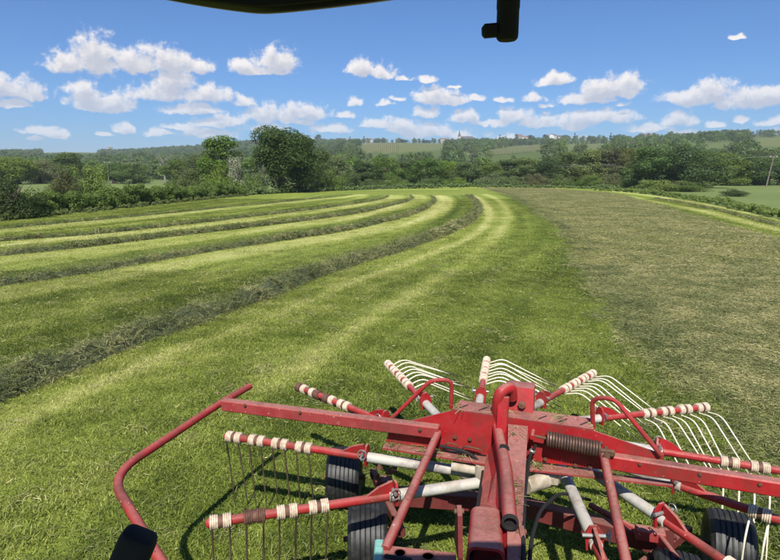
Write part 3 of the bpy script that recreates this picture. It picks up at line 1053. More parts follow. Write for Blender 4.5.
def branchy(H, Wd, seed, name, bare=False):
    """tapered trunk with limbs"""
    r = random.Random(seed)
    mb = MB()
    r0 = .028 * H + .05
    tw = [(0, 0, -.15), (r.uniform(-.1, .1), r.uniform(-.1, .1), H * .2), (r.uniform(-.3, .3) * .1 * Wd, r.uniform(-.3, .3) * .1 * Wd, H * .5), (r.uniform(-.1, .1) * Wd, r.uniform(-.1, .1) * Wd, H * .82)]
    mb.tube(tw, [r0 * 1.25, r0, r0 * .62, r0 * .2], 9)
    for i in range(9 if not bare else 16):
        f_ = r.uniform(.22, .75); z = H * f_
        a = r.uniform(0, 6.28); L_ = Wd * .5 * r.uniform(.5, .9) * (1.15 - f_)
        d = Vector((math.cos(a), math.sin(a), r.uniform(.5, 1.1)))
        b0 = Vector((tw[1][0] * (1 - f_), tw[1][1] * (1 - f_), z))
        p1 = b0 + d * L_ * .5; p2 = b0 + d * L_ + Vector((0, 0, L_ * .25))
        q = r0 * (.5 - .3 * f_)
        mb.tube([b0, p1, p2], [q, q * .7, q * .2], 6)
        if bare:
            for _ in range(3):
                e = p1.lerp(p2, r.uniform(0, .8)); dd_ = Vector((r.uniform(-1, 1), r.uniform(-1, 1), r.uniform(.3, 1.2))) * L_ * .35
                mb.tube([e, e + dd_], [q * .45, q * .12], 5)
    return mb.mesh(name)


PROTO = {}
def proto(kind, H, Wd, n, leaf, seed):
    key = (kind, H, Wd, n, seed)
    if key not in PROTO:
        C, R = lumps(kind, H, Wd, seed)
        V, Fq = leaf_cloud(C, R, n, leaf, seed)
        V[:, 2] = np.maximum(V[:, 2], .03)
        PROTO[key] = (V, Fq, branchy(H, Wd, seed, 'trunk'), {})
    return PROTO[key]


KINDS = {
    'round': [('round', 9, 8.2, 11000, .135, 1), ('round', 9, 8.0, 11000, .135, 2), ('round', 9, 7.4, 11000, .135, 3)],
    'tall': [('tall', 10, 6.6, 11000, .125, 4), ('tall', 10, 6.0, 11000, .125, 5)],
    'bush': [('bush', 3.4, 5, 9000, .072, 6), ('bush', 3.2, 5, 9000, .072, 7), ('bush', 3.6, 5, 9000, .072, 8)],
    'big': [('round', 10.2, 9.4, 26000, .118, 9)],
    'spire': [('spire', 12, 3.2, 1500, .30, 10)],
}


def tree(kind, var, matname, loc, w, h, rot, label, cat='tree', group=None, name=None):
    """a tree or shrub w wide and h tall at loc; parts trunk and crown"""
    spec = KINDS[kind][var % len(KINDS[kind])]
    V, Fq, trunk_me, cache = proto(*spec)
    if matname not in cache:
        me_ = mesh_np('crown', V, quads=Fq); me_.materials.append(M[matname]); cache[matname] = me_
    if not trunk_me.materials: trunk_me.materials.append(M['bark'])
    e = empty(name or ('shrub' if kind == 'bush' else 'tree'), loc, label, cat, group)
    e.rotation_euler = (0, 0, rot)
    e.scale = (w / spec[2], w / spec[2], h / spec[1])
    for nm, me_ in (('trunk' if kind != 'bush' else 'stem', trunk_me), ('crown' if kind != 'bush' else 'foliage', cache[matname])):
        o_ = bpy.data.objects.new(nm, me_); COL.objects.link(o_); o_.parent = e
    return e


def at_px(px, top, wpx, Y, kind, var, mat, label, group=None, cat=None, name=None, zoff=0.0):
    """tree whose crown top shows at (px, top), standing on the ground at distance Y"""
    q = Q(px, top, Y)
    zg = float(terrain(np.array([q.x]), np.array([Y]))[0]) - .1 + zoff
    w = wpx / F * Y
    return tree(kind, var, mat, (q.x, Y, zg), w, max(.8, q.z - zg), random.uniform(0, 6.28), label, cat or ('shrub' if kind == 'bush' else 'tree'), group, name)


# left side
at_px(6, 177, 70, 35, 'bush', 0, 'leaf_deep', 'dark round bush at the left end of the hedge')
at_px(60, 165, 38, 56, 'bush', 1, 'leaf_brown', 'brownish thin shrub behind the left hedge, beside a light green tree')
at_px(88, 158, 44, 60, 'bush', 2, 'leaf_light', 'light green spreading shrub standing above the left hedge', name='shrub')
at_px(222, 136, 58, 80, 'tall', 0, 'leaf', 'leafy tree left of the large dark tree, white blossom before it')
at_px(204, 152, 40, 84, 'tall', 1, 'leaf', 'smaller tree at the left foot of the leafy tree with blossom')
at_px(279, 124, 88, 84, 'big', 0, 'leaf_deep', 'large dark broad tree at the corner of the field, tallest on the left')
at_px(186, 166, 44, 74, 'bush', 0, 'leaf', 'green bush at the right end of the left hedge')
at_px(220, 163, 46, 75, 'bush', 1, 'leaf', 'green bush under the leafy tree, beside the blossom')
at_px(254, 170, 36, 77, 'bush', 2, 'leaf_light', 'light green bush at the left foot of the large dark tree')
at_px(234, 150, 24, 76.5, 'bush', 2, 'blossom', 'white blossoming shrub between the leafy tree and the large dark tree')
at_px(262, 163, 12, 77.5, 'bush', 0, 'blossom', 'small pale blossoming shrub against the large dark tree')
at_px(326, 168, 40, 92, 'bush', 0, 'leaf_light', 'bright green bush just right of the large dark tree')
at_px(350, 170, 34, 100, 'bush', 2, 'leaf', 'second green bush right of the large dark tree')
# tree belt across the valley: (px, top, width, distance, kind, material, what sets it apart)
BELT = [
    (14, 157, 46, 150, 'round', 'leaf_light', 'pale green round tree at the left edge, beyond the meadow'),
    (38, 160, 34, 158, 'round', 'leaf_brown', 'brownish round tree beyond the left meadow, near the left edge'),
    (66, 153, 40, 185, 'round', 'leaf_dark', 'dark tree beyond the left meadow, behind the light green shrub'),
    (112, 163, 36, 160, 'round', 'leaf_dark', 'dark tree beyond the left meadow, by the grey post'),
    (132, 162, 34, 155, 'round', 'leaf', 'mid green tree beyond the meadow, left of the dead tree'),
    (176, 160, 38, 140, 'round', 'leaf', 'mid green tree beyond the meadow, right of the dead tree'),
    (196, 155, 40, 150, 'round', 'leaf_dark', 'darker tree behind the bush at the right end of the left hedge'),
    (318, 152, 40, 118, 'round', 'leaf', 'tree just behind the right side of the large dark tree'),
    (338, 156, 34, 128, 'round', 'leaf_grey', 'greyish tree in the belt, next right of the large dark tree'),
    (362, 160, 34, 122, 'tall', 'leaf_dark', 'dark tree in the belt below the striped vineyard'),
    (384, 157, 42, 126, 'round', 'leaf_light', 'bright green round tree in the belt below the vineyards'),
    (410, 160, 34, 128, 'tall', 'leaf_dark', 'dark narrow tree in the belt below the green vineyard'),
    (427, 158, 36, 124, 'round', 'leaf', 'mid green tree in the belt, left of the church spire'),
    (448, 161, 32, 128, 'round', 'leaf_light', 'light green tree in the belt just under the church'),
    (468, 162, 34, 122, 'round', 'leaf_dark', 'dark tree in the belt below and right of the church'),
    (490, 163, 30, 126, 'round', 'leaf', 'mid green tree in the belt, above the far end of the windrows'),
    (508, 160, 34, 130, 'tall', 'leaf_dark', 'dark tree in the belt above the far corner of the spread hay'),
    (528, 158, 36, 128, 'round', 'leaf', 'mid green tree in the belt below the two white houses'),
    (548, 157, 34, 126, 'round', 'leaf_dark', 'dark tree in the belt below the right white house'),
    (570, 152, 42, 132, 'round', 'leaf', 'tall mid green tree in the belt, left of the pale willow'),
    (592, 150, 42, 128, 'round', 'leaf_grey', 'grey green willow in the belt, widest pale crown'),
    (614, 147, 40, 126, 'tall', 'leaf_grey', 'tall grey green tree in the belt, left of the brown one'),
    (632, 148, 34, 124, 'round', 'leaf_brown', 'brownish tree in the belt, left of the big dark clump'),
    (655, 147, 52, 108, 'round', 'leaf_dark', 'left tree of the big dark clump at the right'),
    (684, 145, 56, 106, 'round', 'leaf_deep', 'middle tree of the big dark clump at the right'),
    (708, 151, 46, 112, 'round', 'leaf_dark', 'right tree of the big dark clump at the right'),
    (728, 153, 46, 134, 'round', 'leaf', 'mid green tree behind the right meadow, left of the pole'),
    (750, 155, 44, 136, 'round', 'leaf_dark', 'dark tree behind the right meadow, close to the pole'),
    (772, 157, 46, 138, 'round', 'leaf', 'tree right behind the utility pole'),
    (796, 158, 40, 140, 'round', 'leaf_dark', 'dark tree at the right edge, behind the utility pole'),
    (720, 149, 34, 190, 'round', 'leaf_dark', 'dark tree higher up behind the right meadow trees'),
    (760, 150, 34, 200, 'round', 'leaf', 'tree higher up the slope behind the utility pole'),
]
for i, (px, top, wpx, Y_, kd, mt, lab) in enumerate(BELT):
    at_px(px, top, wpx * 1.12, Y_, kd, i, mt, lab, 'trees in the belt across the valley')
SHR = [
    (372, 178, 26, 112, 'leaf', 'low bush at the far field edge below the striped vineyard'),
    (398, 176, 28, 114, 'leaf_light', 'light low bush at the far field edge below the vineyards'),
    (430, 177, 26, 116, 'leaf_dark', 'dark low bush at the far field edge left of the spire'),
    (458, 176, 26, 117, 'leaf', 'low bush at the far field edge below the church'),
    (492, 171, 30, 116, 'leaf_grey', 'greyish willow bush at the far end of the windrows'),
    (512, 174, 28, 117, 'leaf_grey', 'greyish bush beside the far corner of the spread hay'),
    (535, 172, 28, 117, 'leaf_brown', 'brownish bush at the far edge of the spread hay'),
    (560, 174, 26, 117, 'leaf_dark', 'dark bush at the far edge of the spread hay'),
    (588, 173, 30, 118, 'leaf', 'green bush at the far edge of the spread hay below the willow'),
    (614, 172, 28, 118, 'leaf_grey', 'grey green bush at the far right corner of the spread hay'),
    (636, 176, 22, 114, 'leaf', 'low bush left of the big dark clump'),
    (664, 178, 46, 92, 'leaf_light', 'light green spreading bush in front of the big dark clump'),
    (690, 181, 34, 90, 'leaf', 'green bush in front of the right tree of the big clump'),
    (735, 188, 24, 72, 'leaf_dark', 'small dark bush on the right verge left of the pole'),
]
for i, (px, top, wpx, Y_, mt, lab) in enumerate(SHR):
    at_px(px, top, wpx * 1.25, Y_, 'bush', i, mt, lab, 'bushes along the far field edge')


def hedge(name, line, hw, hh, per_m, leaf, mat, label, seed, cat='hedge'):
    r = np.random.default_rng(seed)
    C, R = [], []
    for i in range(len(line) - 1):
        a, b = line[i], line[i + 1]; L_ = np.linalg.norm(b - a)
        n_ = max(1, int(L_ * (7 if hh > 1 else 9)))
        for _ in range(n_):
            f_ = r.uniform(0, 1); q = a + (b - a) * f_ + r.normal(0, hw * .38, 2)
            hv = hh * (.55 + .8 * vnoise(np.array([q[0] / 3.1]), np.array([q[1] / 3.1]), seed)[0])
            C.append((q[0], q[1], r.uniform(.12, .80) * hv)); R.append(r.uniform(.14, .34) * hh)
    tot = sum(np.linalg.norm(line[i + 1] - line[i]) for i in range(len(line) - 1))
    V, Fq = leaf_cloud(C, R, int(tot * per_m), leaf, seed)
    V[:, 2] = np.maximum(V[:, 2], -.02)
    o0 = np.array([line[0][0], line[0][1], 0])
    e = empty(name, o0, label, cat)
    me_ = mesh_np('foliage', V - o0, quads=Fq); link('foliage', me_, M[mat], e)
    if hh > 1:
        st_me = MB().tube([(0, 0, -.1), (.1, 0, hh * .6)], [.04, .015], 6).mesh('stem'); st_me.materials.append(M['bark'])
        for i in range(len(line) - 1):
            st = bpy.data.objects.new('stem', st_me); COL.objects.link(st); st.parent = e
            st.location = (*(line[i] * .6 + line[i + 1] * .4 - line[0]), 0)
    return e


LH = smooth_line(pl([(-260, 243), (-100, 229), (30, 214.5), (130, 205.5), (200, 198.5), (235, 195.5)]), 2.0)
LH[:, 1] += 1.0
hedge('hedge', LH, 1.35, 1.72, 3400, .066, 'leaf', 'long dense green hedge along the left edge of the field', 61)
LV = smooth_line(pl([(-260, 250), (-100, 233), (30, 218), (130, 208), (200, 200.2), (250, 195.5)]), 2.0)
hedge('grass_verge', LV, .45, .42, 420, .05, 'leaf_light', 'strip of tall light green weeds at the foot of the left hedge', 62, 'verge')
RV = smooth_line(pl([(600, 190.6), (640, 193), (700, 200), (751, 210), (800, 221), (900, 240)]), 2.0)
RV[:, 1] += .8
hedge('grass_verge', RV, 1.2, .55, 1100, .05, 'leaf_light', 'overgrown weedy verge along the right edge of the field', 63, 'verge')
FV = smooth_line(pl([(250, 195), (310, 191.8), (400, 189), (480, 187.6), (560, 188.2), (620, 190)]), 3.0)
FV[:, 1] += .8
hedge('grass_verge', FV, .8, .8, 260, .11, 'leaf', 'rough grass verge along the far end of the field', 64, 'verge')

# dead bare tree
q = Q(163, 150, 150)
zg = float(terrain(np.array([q.x]), np.array([150.0]))[0])
dt = empty('dead_tree', (q.x, 150, zg - .1), 'bare grey dead tree beyond the left meadow', 'dead tree')
dmb = branchy(q.z - zg, 9, 77, 'trunk', True)
link('trunk', dmb, M['deadwood'], dt)

# far wood on the slopes: one mass of small trees
n_ = 26000
yy = rng.uniform(145, 1650, n_)
tb = rng.uniform(-.85, .85, n_)
xx = tb * yy
zz = terrain(xx, yy)
s_rel = yy / np.interp(tb, R_t, R_d)
u_, v_ = proj(xx, yy, zz)
hgt = rng.uniform(5, 10, n_) * np.where(yy < 240, .75, 1)
_, vtop = proj(xx, yy, zz + hgt)
ok = s_rel < 1.02
for poly, val in CLEAR:
    pp_ = [(a, b + (4.0 if b > min(p[1] for p in poly) + 3 else 0)) for a, b in poly]
    ok &= ~inpoly(u_, v_, poly) & ~(inpoly(u_, vtop, poly)) & ~inpoly(u_, (v_ + vtop) / 2, poly)
dmask = .35 + .65 * sstep(.35, .55, vnoise(xx / 90, yy / 90, 71)) + .5 * (tb < -.05)
dmask *= np.where((tb > .15) & (s_rel > .85), .45, 1)
area = np.clip(yy / 900, .22, 1)                    # even ground density
ok &= rng.uniform(0, 1, n_) < np.clip(dmask, 0, 1) * area * .8
ok &= ~((np.abs(xx + yy * .42) < yy * .22) & (yy < 235))   # the meadow behind the left hedge stays open
ok &= ~((tb > .5) & (yy < 150))
xx, yy, zz, hgt = xx[ok], yy[ok], zz[ok], hgt[ok]
woods = []
for i in range(6):
    C, R = lumps('round', 1, .95, 400 + i)
    V, Fq = leaf_cloud(C, R, 330, .062, 400 + i)
    me_ = mesh_np('wood_tree', V, quads=Fq); me_.materials.append(M[['leaf', 'leaf_dark', 'leaf', 'leaf_grey', 'leaf_dark', 'leaf_light'][i]]); woods.append(me_)
wcol = hidden_col('wood', woods)
n_ = len(xx)
sc_ = np.stack([hgt * rng.uniform(.8, 1.35, n_), hgt * rng.uniform(.8, 1.35, n_), hgt], 1)
w_o = scatter('distant_woodland', np.stack([xx, yy, zz - .4], 1), rng.uniform(0, 6.28, n_), sc_, np.zeros(n_), rng.choice(6, n_, p=[.28, .22, .2, .1, .12, .08]), wcol)
tag(w_o, 'far-off wood and scrub covering the valley slopes', 'woodland', kind='stuff')
print('woodland', n_)

# vine rows on the open slopes
V, Fq = [], []
for poly, val in (CLEAR[0], CLEAR[2]):
    us = np.array([p[0] for p in poly]); 
    ctr_u, ctr_v = np.mean(us), np.mean([p[1] for p in poly])
    pu = np.linspace(us.min(), us.max(), int((us.max() - us.min()) / 1.8))
    for a in pu:
        prev = None
        for yd in np.arange(380, 1180, 12.0):
            X_ = (a - CX) / F * yd / math.cos(PITCH) * .985
            z_ = float(terrain(np.array([X_]), np.array([yd]))[0])
            uu, vv = proj(np.array([X_]), np.array([yd]), np.array([z_]))
            if inpoly(uu, vv, poly)[0]:
                if prev is not None:
                    k0 = len(V)
                    (x0, y0, z0) = prev
                    wv, hv = .45, .42
                    for (xa, ya, za) in (prev, (X_, yd, z_)):
                        V += [(xa - wv, ya, za - .3), (xa - wv * .8, ya, za + hv), (xa + wv * .8, ya, za + hv), (xa + wv, ya, za - .3)]
                    Fq += [(k0 + i, k0 + 4 + i, k0 + 5 + i, k0 + 1 + i) for i in range(3)]
                prev = (X_, yd, z_)
            else: prev = None
if V:
    vr = link('vine_rows', mesh_np('vine_rows', V, quads=np.array(Fq)), M['leaf_light'])
    tag(vr, 'rows of vines on the open slopes below the village', 'vineyard', kind='stuff')

# yellow broom in bloom on the right slope
C, R = [], []
for i in range(46):
    px = random.uniform(664, 742); q = Q(px, random.uniform(141.0, 144.5), 780)
    z_ = float(terrain(np.array([q.x]), np.array([780.0]))[0])
    C.append((q.x, 780 + random.uniform(-25, 25), z_ + 1.2)); R.append(random.uniform(1.2, 2.6))
V, Fq = leaf_cloud(C, R, 2200, .45, 88)
bo = link('broom_scrub', mesh_np('broom_scrub', V, quads=Fq), M['broom'])
tag(bo, 'yellow flowering broom scrub along the right slope', 'scrub', kind='stuff')

# skyline trees and cypresses of the village, each its own
SKY = [
    (279, 135, 9, 'round', 'skyline tree right behind the top of the large dark tree'), (300, 133.5, 10, 'round', 'skyline tree on the hill just right of the large dark tree'),
    (318, 134.5, 9, 'round', 'round skyline tree left of the vineyard houses'), (350, 136.5, 4, 'spire', 'thin dark cypress beside the left white house on the ridge'),
    (340, 138, 9, 'round', 'low skyline tree left of the thin cypress'), (364, 136, 5, 'spire', 'dark cypress between the two left ridge houses'),
    (378, 138.5, 16, 'round', 'wide tree group on the ridge above the striped vineyard'), (403, 139.5, 14, 'round', 'low wide trees on the ridge above the green vineyard'),
    (414, 137.5, 4, 'spire', 'single cypress above the green vineyard'), (427, 140, 13, 'round', 'low tree on the ridge left of the stone house'),
    (470, 139.5, 14, 'round', 'low tree on the ridge right of the church'), (486, 138.5, 14, 'round', 'round tree on the ridge left of the three cypresses'),
    (500, 134.5, 4.5, 'spire', 'left one of the three cypresses near the white houses'), (506, 135.5, 4.5, 'spire', 'right one of the three cypresses near the white houses'),
    (496, 137, 4, 'spire', 'small cypress leftmost by the white houses'), (517, 134, 5, 'spire', 'cypress standing just left of the long white house'),
    (531, 135, 9, 'round', 'round tree right of the long white house'), (546, 134.5, 9, 'round', 'tree left of the second white house on the ridge'),
    (566, 135, 11, 'round', 'tree right of the second white house on the ridge'), (575, 133, 5, 'spire', 'tall cypress right of the second white house'),
    (592, 136, 13, 'round', 'low tree on the ridge left of the lone cypress'), (611, 132.5, 4, 'spire', 'lone cypress on the ridge above the willow'),
    (627, 136, 12, 'round', 'low tree on the ridge right of the lone cypress'), (671, 131.5, 7, 'round', 'small round tree left of the long farmhouse on the ridge'),
    (699, 132, 6, 'round', 'small lone tree right of the long farmhouse'), (752, 134.5, 12, 'round', 'dark tree on the bare right hill'),
    (765, 137, 10, 'round', 'small dark tree low on the bare right hill'),
]
for i, (px, top, wpx, kd, lab) in enumerate(SKY):
    tbv = Q(px, top, 1000).x / 1000
    Yd = float(np.interp(tbv, R_t, R_d)) * .985
    at_px(px, top, wpx, Yd, kd, i, 'leaf_dark', lab, 'trees along the ridge', zoff=-.5)
for i, (px, wd) in enumerate(((716, 16), (726, 15), (737, 15))):
    lab = ['left tree of the dark clump on the bare right hill top', 'middle tree of the dark clump on the bare right hill top', 'right tree of the dark clump on the bare right hill top'][i]
    at_px(px, (131, 129.5, 130)[i], wd, 870, 'round', i, 'leaf_dark', lab, 'trees along the ridge', zoff=-1)


# ------------------------------------------------------------------ village on the ridge
def house(px, base, Yd, wpx, hpx, label, wall='wall', roof='roof', depth=9, rot=0.0, hip=False, name='house', cat='house', nwin=3):
    q = Q(px, base, Yd); w = wpx / F * Yd; h = hpx / F * Yd
    zg = float(terrain(np.array([q.x]), np.array([Yd]))[0])
    z0 = max(zg - .5, q.z - .5) if q.z > zg else q.z
    e = empty(name, (q.x, Yd, z0), label, cat); e.rotation_euler = (0, 0, rot)
    rh = min(w, depth) * .26
    x0, x1, y0, y1 = -w / 2, w / 2, -depth / 2, depth / 2
    mb = MB(); mb.prism([(x0, y0, min(0, zg - z0 - 1)), (x1, y0, min(0, zg - z0 - 1)), (x1, y1, min(0, zg - z0 - 1)), (x0, y1, min(0, zg - z0 - 1))], (0, 0, h - min(0, zg - z0 - 1)))
    mb.add([(x0, y0, h), (x0, y1, h), (x0, 0, h + rh), (x1, y0, h), (x1, y1, h), (x1, 0, h + rh)], [(0, 1, 2), (3, 5, 4)])
    link('wall', mb.mesh('wall', smooth=0), M[wall], e)
    ov = .4
    mr_ = MB().prism([(x0 - ov, y0 - ov, h - .12), (x0 - ov, 0, h + rh + .05), (x0 - ov, y1 + ov, h - .12), (x0 - ov, y1 + ov, h + .10), (x0 - ov, 0, h + rh + .30), (x0 - ov, y0 - ov, h + .10)], (w + 2 * ov, 0, 0))
    rf = link('roof', mr_.mesh('roof', smooth=0), M[roof], e)
    ch = MB().beam((w * .25, .8, h + rh * .5), (w * .25, .8, h + rh + 1.1), .7, .7)
    link('chimney', ch.mesh('chimney', smooth=0), M[wall], rf)
    for i in range(nwin):
        xx_ = x0 + w * (i + .5) / nwin
        wn = MB().beam((xx_, y0 - .03, h * .62 - .7), (xx_, y0 - .03, h * .62 + .7), 1.0, .08, up=(0, 1, 0), ch=.02)
        link('window', wn.mesh('window', smooth=0), M['glass'], e)
    dr_ = MB().beam((x0 + w * .38, y0 - .03, .4), (x0 + w * .38, y0 - .03, min(2.5, h * .7)), .95, .07, up=(0, 1, 0), ch=.02)
    link('door', dr_.mesh('door', smooth=0), M['wood'], e)
    return e


house(344, 142.5, 1180, 6, 3.0, 'pale house left of the thin cypress on the ridge', rot=.2)
house(357, 143.0, 1170, 6, 2.6, 'low pale house between the cypresses, roof just showing', 'wall_stone', 'roof', rot=-.1)
house(369, 143.0, 1160, 5, 3.4, 'small white house above the striped vineyard', rot=.3, nwin=2)
house(444, 144.2, 1080, 8, 4.5, 'square stone house left of the church', 'wall_stone', 'roof', rot=.1)
house(524, 139.9, 1020, 14, 2.6, 'long white house on the ridge beside the cypresses', rot=.05, nwin=5)
house(518.5, 139.2, 1035, 6, 3.6, 'small white house behind the left end of the long white one', rot=.2, nwin=2)
house(553, 139.0, 1005, 8, 3.6, 'white gabled house right of the round ridge trees', rot=.9)
house(562, 139.2, 1005, 9, 2.4, 'low house with dark roof beside the white gabled house', 'wall', 'slate', rot=.05)
house(680, 137.2, 890, 18, 2.4, 'long low farmhouse on the right ridge', 'wall_stone', 'slate', rot=-.05, nwin=5)
house(650, 138.2, 915, 14, 3.0, 'broad brown roofed farm buildings on the ridge right of the lone cypress', 'wall_stone', 'roof', rot=.1, nwin=4)
house(110, 150.6, 1420, 4, 2.6, 'tiny white house among the trees on the left hill', rot=.2, nwin=2)
house(185, 150.0, 1350, 4, 2.4, 'tiny white house on the left hill near the leafy tree', rot=.2, nwin=2)
house(459, 158.6, 700, 4.2, 2.2, 'small pale hut at the left foot of the slope below the church', nwin=1, depth=5)
house(511, 150.6, 780, 3.6, 3.0, 'small blue grey hut among the vines below the white houses', 'wall_stone', 'slate', nwin=1, depth=4, rot=.7)
house(737, 147.0, 700, 5, 1.8, 'low pale shed on the right slope under the dark trees', 'wall_stone', 'slate', nwin=1, depth=5)
# church: nave and pointed spire
q = Q(466, 142.6, 1090)
zg = float(terrain(np.array([q.x]), np.array([1090.0]))[0])
chh = empty('church', (q.x, 1090, zg - 1), 'stone church with a thin pointed spire on the ridge', 'church')
mb = MB(); mb.prism([(-10, -5, 0), (12, -5, 0), (12, 5, 0), (-10, 5, 0)], (0, 0, 9)); link('nave', mb.mesh('nave', smooth=0), M['wall_stone'], chh)
mb = MB(); mb.prism([(-10.4, -5.5, 8.9), (-10.4, 0, 13.5), (-10.4, 5.5, 8.9)], (22.8, 0, 0)); link('roof', mb.mesh('roof', smooth=0), M['slate'], chh)
mb = MB(); mb.prism([(-15, -2.6, 0), (-10.1, -2.6, 0), (-10.1, 2.6, 0), (-15, 2.6, 0)], (0, 0, 13)); tw_ = link('tower', mb.mesh('tower', smooth=0), M['wall_stone'], chh)
mb = MB(); mb.add([(-15.2, -2.8, 12.9), (-9.9, -2.8, 12.9), (-9.9, 2.8, 12.9), (-15.2, 2.8, 12.9), (-12.5, 0, 25)], [(0, 1, 4), (1, 2, 4), (2, 3, 4), (3, 0, 4), (3, 2, 1, 0)]); link('spire', mb.mesh('spire', smooth=0), M['slate'], tw_)
for i in range(4):
    wn = MB().beam((-6 + i * 5, -5.05, 3), (-6 + i * 5, -5.05, 6.5), 1.1, .1, up=(0, 1, 0)); link('window', wn.mesh('window', smooth=0), M['glass'], chh)

# ------------------------------------------------------------------ utility poles and wires
def pole(px, top, Yd, label, lean=0.0):
    q = Q(px, top, Yd); zg = float(terrain(np.array([q.x]), np.array([Yd]))[0]) - .1
    e = empty('utility_pole', (q.x, Yd, zg), label, 'utility pole', 'poles of the power line')
    H_ = q.z - zg
    link('shaft', MB().tube([(lean, 0, -.5), (0, 0, H_)], [.13, .085], 10).mesh('shaft'), M['wood'], e)
    link('crossarm', MB().beam((-.75, 0, H_ - .35), (.75, 0, H_ - .35), .10, .10).mesh('crossarm'), M['wood'], e)
    for s_ in (-.65, 0, .65):
        link('insulator', MB().lathe([(0, 0), (.05, 0), (.07, .06), (.04, .14), (.06, .18), (0, .22)], (s_, 0, H_ - .30), (0, 0, 1), 10).mesh('insulator'), M['wall'], e)
    return Vector((q.x, Yd, zg + H_))


pA = pole(774, 155.5, 118, 'leaning wooden utility pole at the right edge, before the trees', -.9)
pC = pole(107, 161.5, 150, 'thin grey pole beyond the left meadow')
def wire(a, b, sag, label):
    pts = [a.lerp(b, i / 24) - Vector((0, 0, sag * 4 * (i / 24) * (1 - i / 24))) for i in range(25)]
    o0 = a.copy(); o = MB().tube(pts, .013, 5, caps=False).build('overhead_wire', M['wire'], None, off=o0)
    o.location = o0
    tag(o, label, 'wire', 'overhead wires')


wire(pA + Vector((-.65, 0, -.1)), pC + Vector((-.65, 0, -.1)), 2.4, 'thin overhead wire across the valley, the lower one')
wire(pA + Vector((.65, 0, -.1)), pC + Vector((.65, 0, -.1)), 2.0, 'thin overhead wire across the valley, the upper one')
# meadow stakes beyond the left hedge
for i in range(14):
    px = 22 + i * 10.5 + random.uniform(-2, 2)
    q = P(px, 180.4, 0)
    if q.y > 300: continue
    st = link('fence_stake', MB().tube([(0, 0, -.3), (0, 0, 1.1)], [.07, .06], 6).mesh('fence_stake'), M['wood'])
    st.location = (Q(px, 180, 165).x, 165, -.1)
    tag(st, 'small pale fence stake in the row at the back of the left meadow', 'fence stake', 'stakes at the back of the left meadow')

# ------------------------------------------------------------------ haze over the valley
hz = MB().prism([(-3300, -520, -2), (3300, -520, -2), (3300, 4120, -2), (-3300, 4120, -2)], (0, 0, 140)).build('haze', None, smooth=0)
m = bpy.data.materials.new('air_haze'); m.use_nodes = True; m.node_tree.nodes.clear()
t = NT(m.node_tree); out = t.n('ShaderNodeOutputMaterial'); pv = t.n('ShaderNodeVolumePrincipled')
pv.inputs['Color'].default_value = (.80, .88, 1.0, 1); pv.inputs['Density'].default_value = 0.00019; pv.inputs['Anisotropy'].default_value = 0.0
t.l(pv.outputs[0], out.inputs['Volume'])
hz.data.materials.append(m)
tag(hz, 'thin pale summer haze over the whole valley', 'haze', kind='stuff')

# ------------------------------------------------------------------ the rotary rake
DZ = 2.0
ZA = CAMH - DZ                                     # height of the tine arms at the rotor axis
RC = Vector((.4496 * DZ, 1.9261 * DZ, 0))          # rotor axis on the ground
RAD, PH0, TILT = 1.0778 * DZ, 2.54058, -.0228
rake = empty('rotary_rake', RC, 'red rotary hay rake with tine arms all round, hitched behind the tractor', 'hay rake')
BL, BR = P(225, 404, 1.0), P(780, 488, .97)
e1v = (BR - BL); e1v.z = 0; e1v.normalize()         # across the machine
e2v = Vector((-e1v.y, e1v.x, 0))                    # away from the tractor


def Pl(px, py, off=0.0):
    """pixel ray meets the vertical plane of the cross beam (moved by off away from the tractor)"""
    d = Vector(ray(px, py)); o = Vector((0, 0, CAMH))
    p0 = BL + e2v * off
    tt = (p0 - o).dot(e2v) / d.dot(e2v)
    return o + d * tt


# rotor hub, casing and bevel gear cover under the cross beam
mb = MB()
mb.lathe([(.0, -.14), (.20, -.14), (.25, -.10), (.27, -.02), (.27, .06), (.22, .10), (.15, .12), (.12, .22), (.0, .22)], (RC.x, RC.y, ZA), (0, 0, 1), 28)
mb.build('rotor_hub', M['dirty_cream'], rake)
MB().tube([(RC.x, RC.y, .30), (RC.x, RC.y, 1.0)], .06, 16).build('rotor_shaft', M['rust'], rake)

# shared meshes of the tine arms (local frame: x outwards, z up)
R0, RJ = .20, 1.02
arm_me = MB().tube([(RJ - .04, 0, 0), (RAD - .012, 0, 0), (RAD, 0, 0)], [.027, .027, .018], 14).mesh('tine_arm')
arm_me.materials.append(M['red_tube'])
sleeve_me = MB().tube([(R0, 0, 0), (RJ + .05, 0, 0), (RJ + .052, 0, 0)], [.036, .036, .030], 14).mesh('sleeve'); sleeve_me.materials.append(M['sleeve'])
col_me = MB().lathe([(.036, 0), (.052, .004), (.054, .05), (.048, .075), (.036, .08)], (R0 + .09, 0, 0), (1, 0, 0), 16).mesh('hub_collar'); col_me.materials.append(M['dirty_cream'])
mb = MB()
mb.prism([(RJ + .02, -.009, .02), (RJ + .20, -.009, .02), (RJ + .12, -.009, .075), (RJ + .035, -.009, .105)], (0, .018, 0))
mb.prism([(RJ + .005, -.05, -.045), (RJ + .005, .05, -.045), (RJ + .005, .05, .055), (RJ + .005, .02, .10), (RJ + .005, -.02, .10), (RJ + .005, -.05, .055)], (.014, 0, 0))
brk_me = mb.mesh('joint_bracket', smooth=20); brk_me.materials.append(M['red'])
mb = MB()
mb.tube([(RJ + .03, -.075, .05), (RJ + .03, .075, .05)], .011, 10)
mb.tube([(RJ + .03 + .03 * math.cos(a), .07, .05 + .035 * math.sin(a)) for a in np.linspace(0, 2 * math.pi, 13)], .004, 6, caps=False)
pin_me = mb.mesh('lock_pin'); pin_me.materials.append(M['steel'])
prof = []
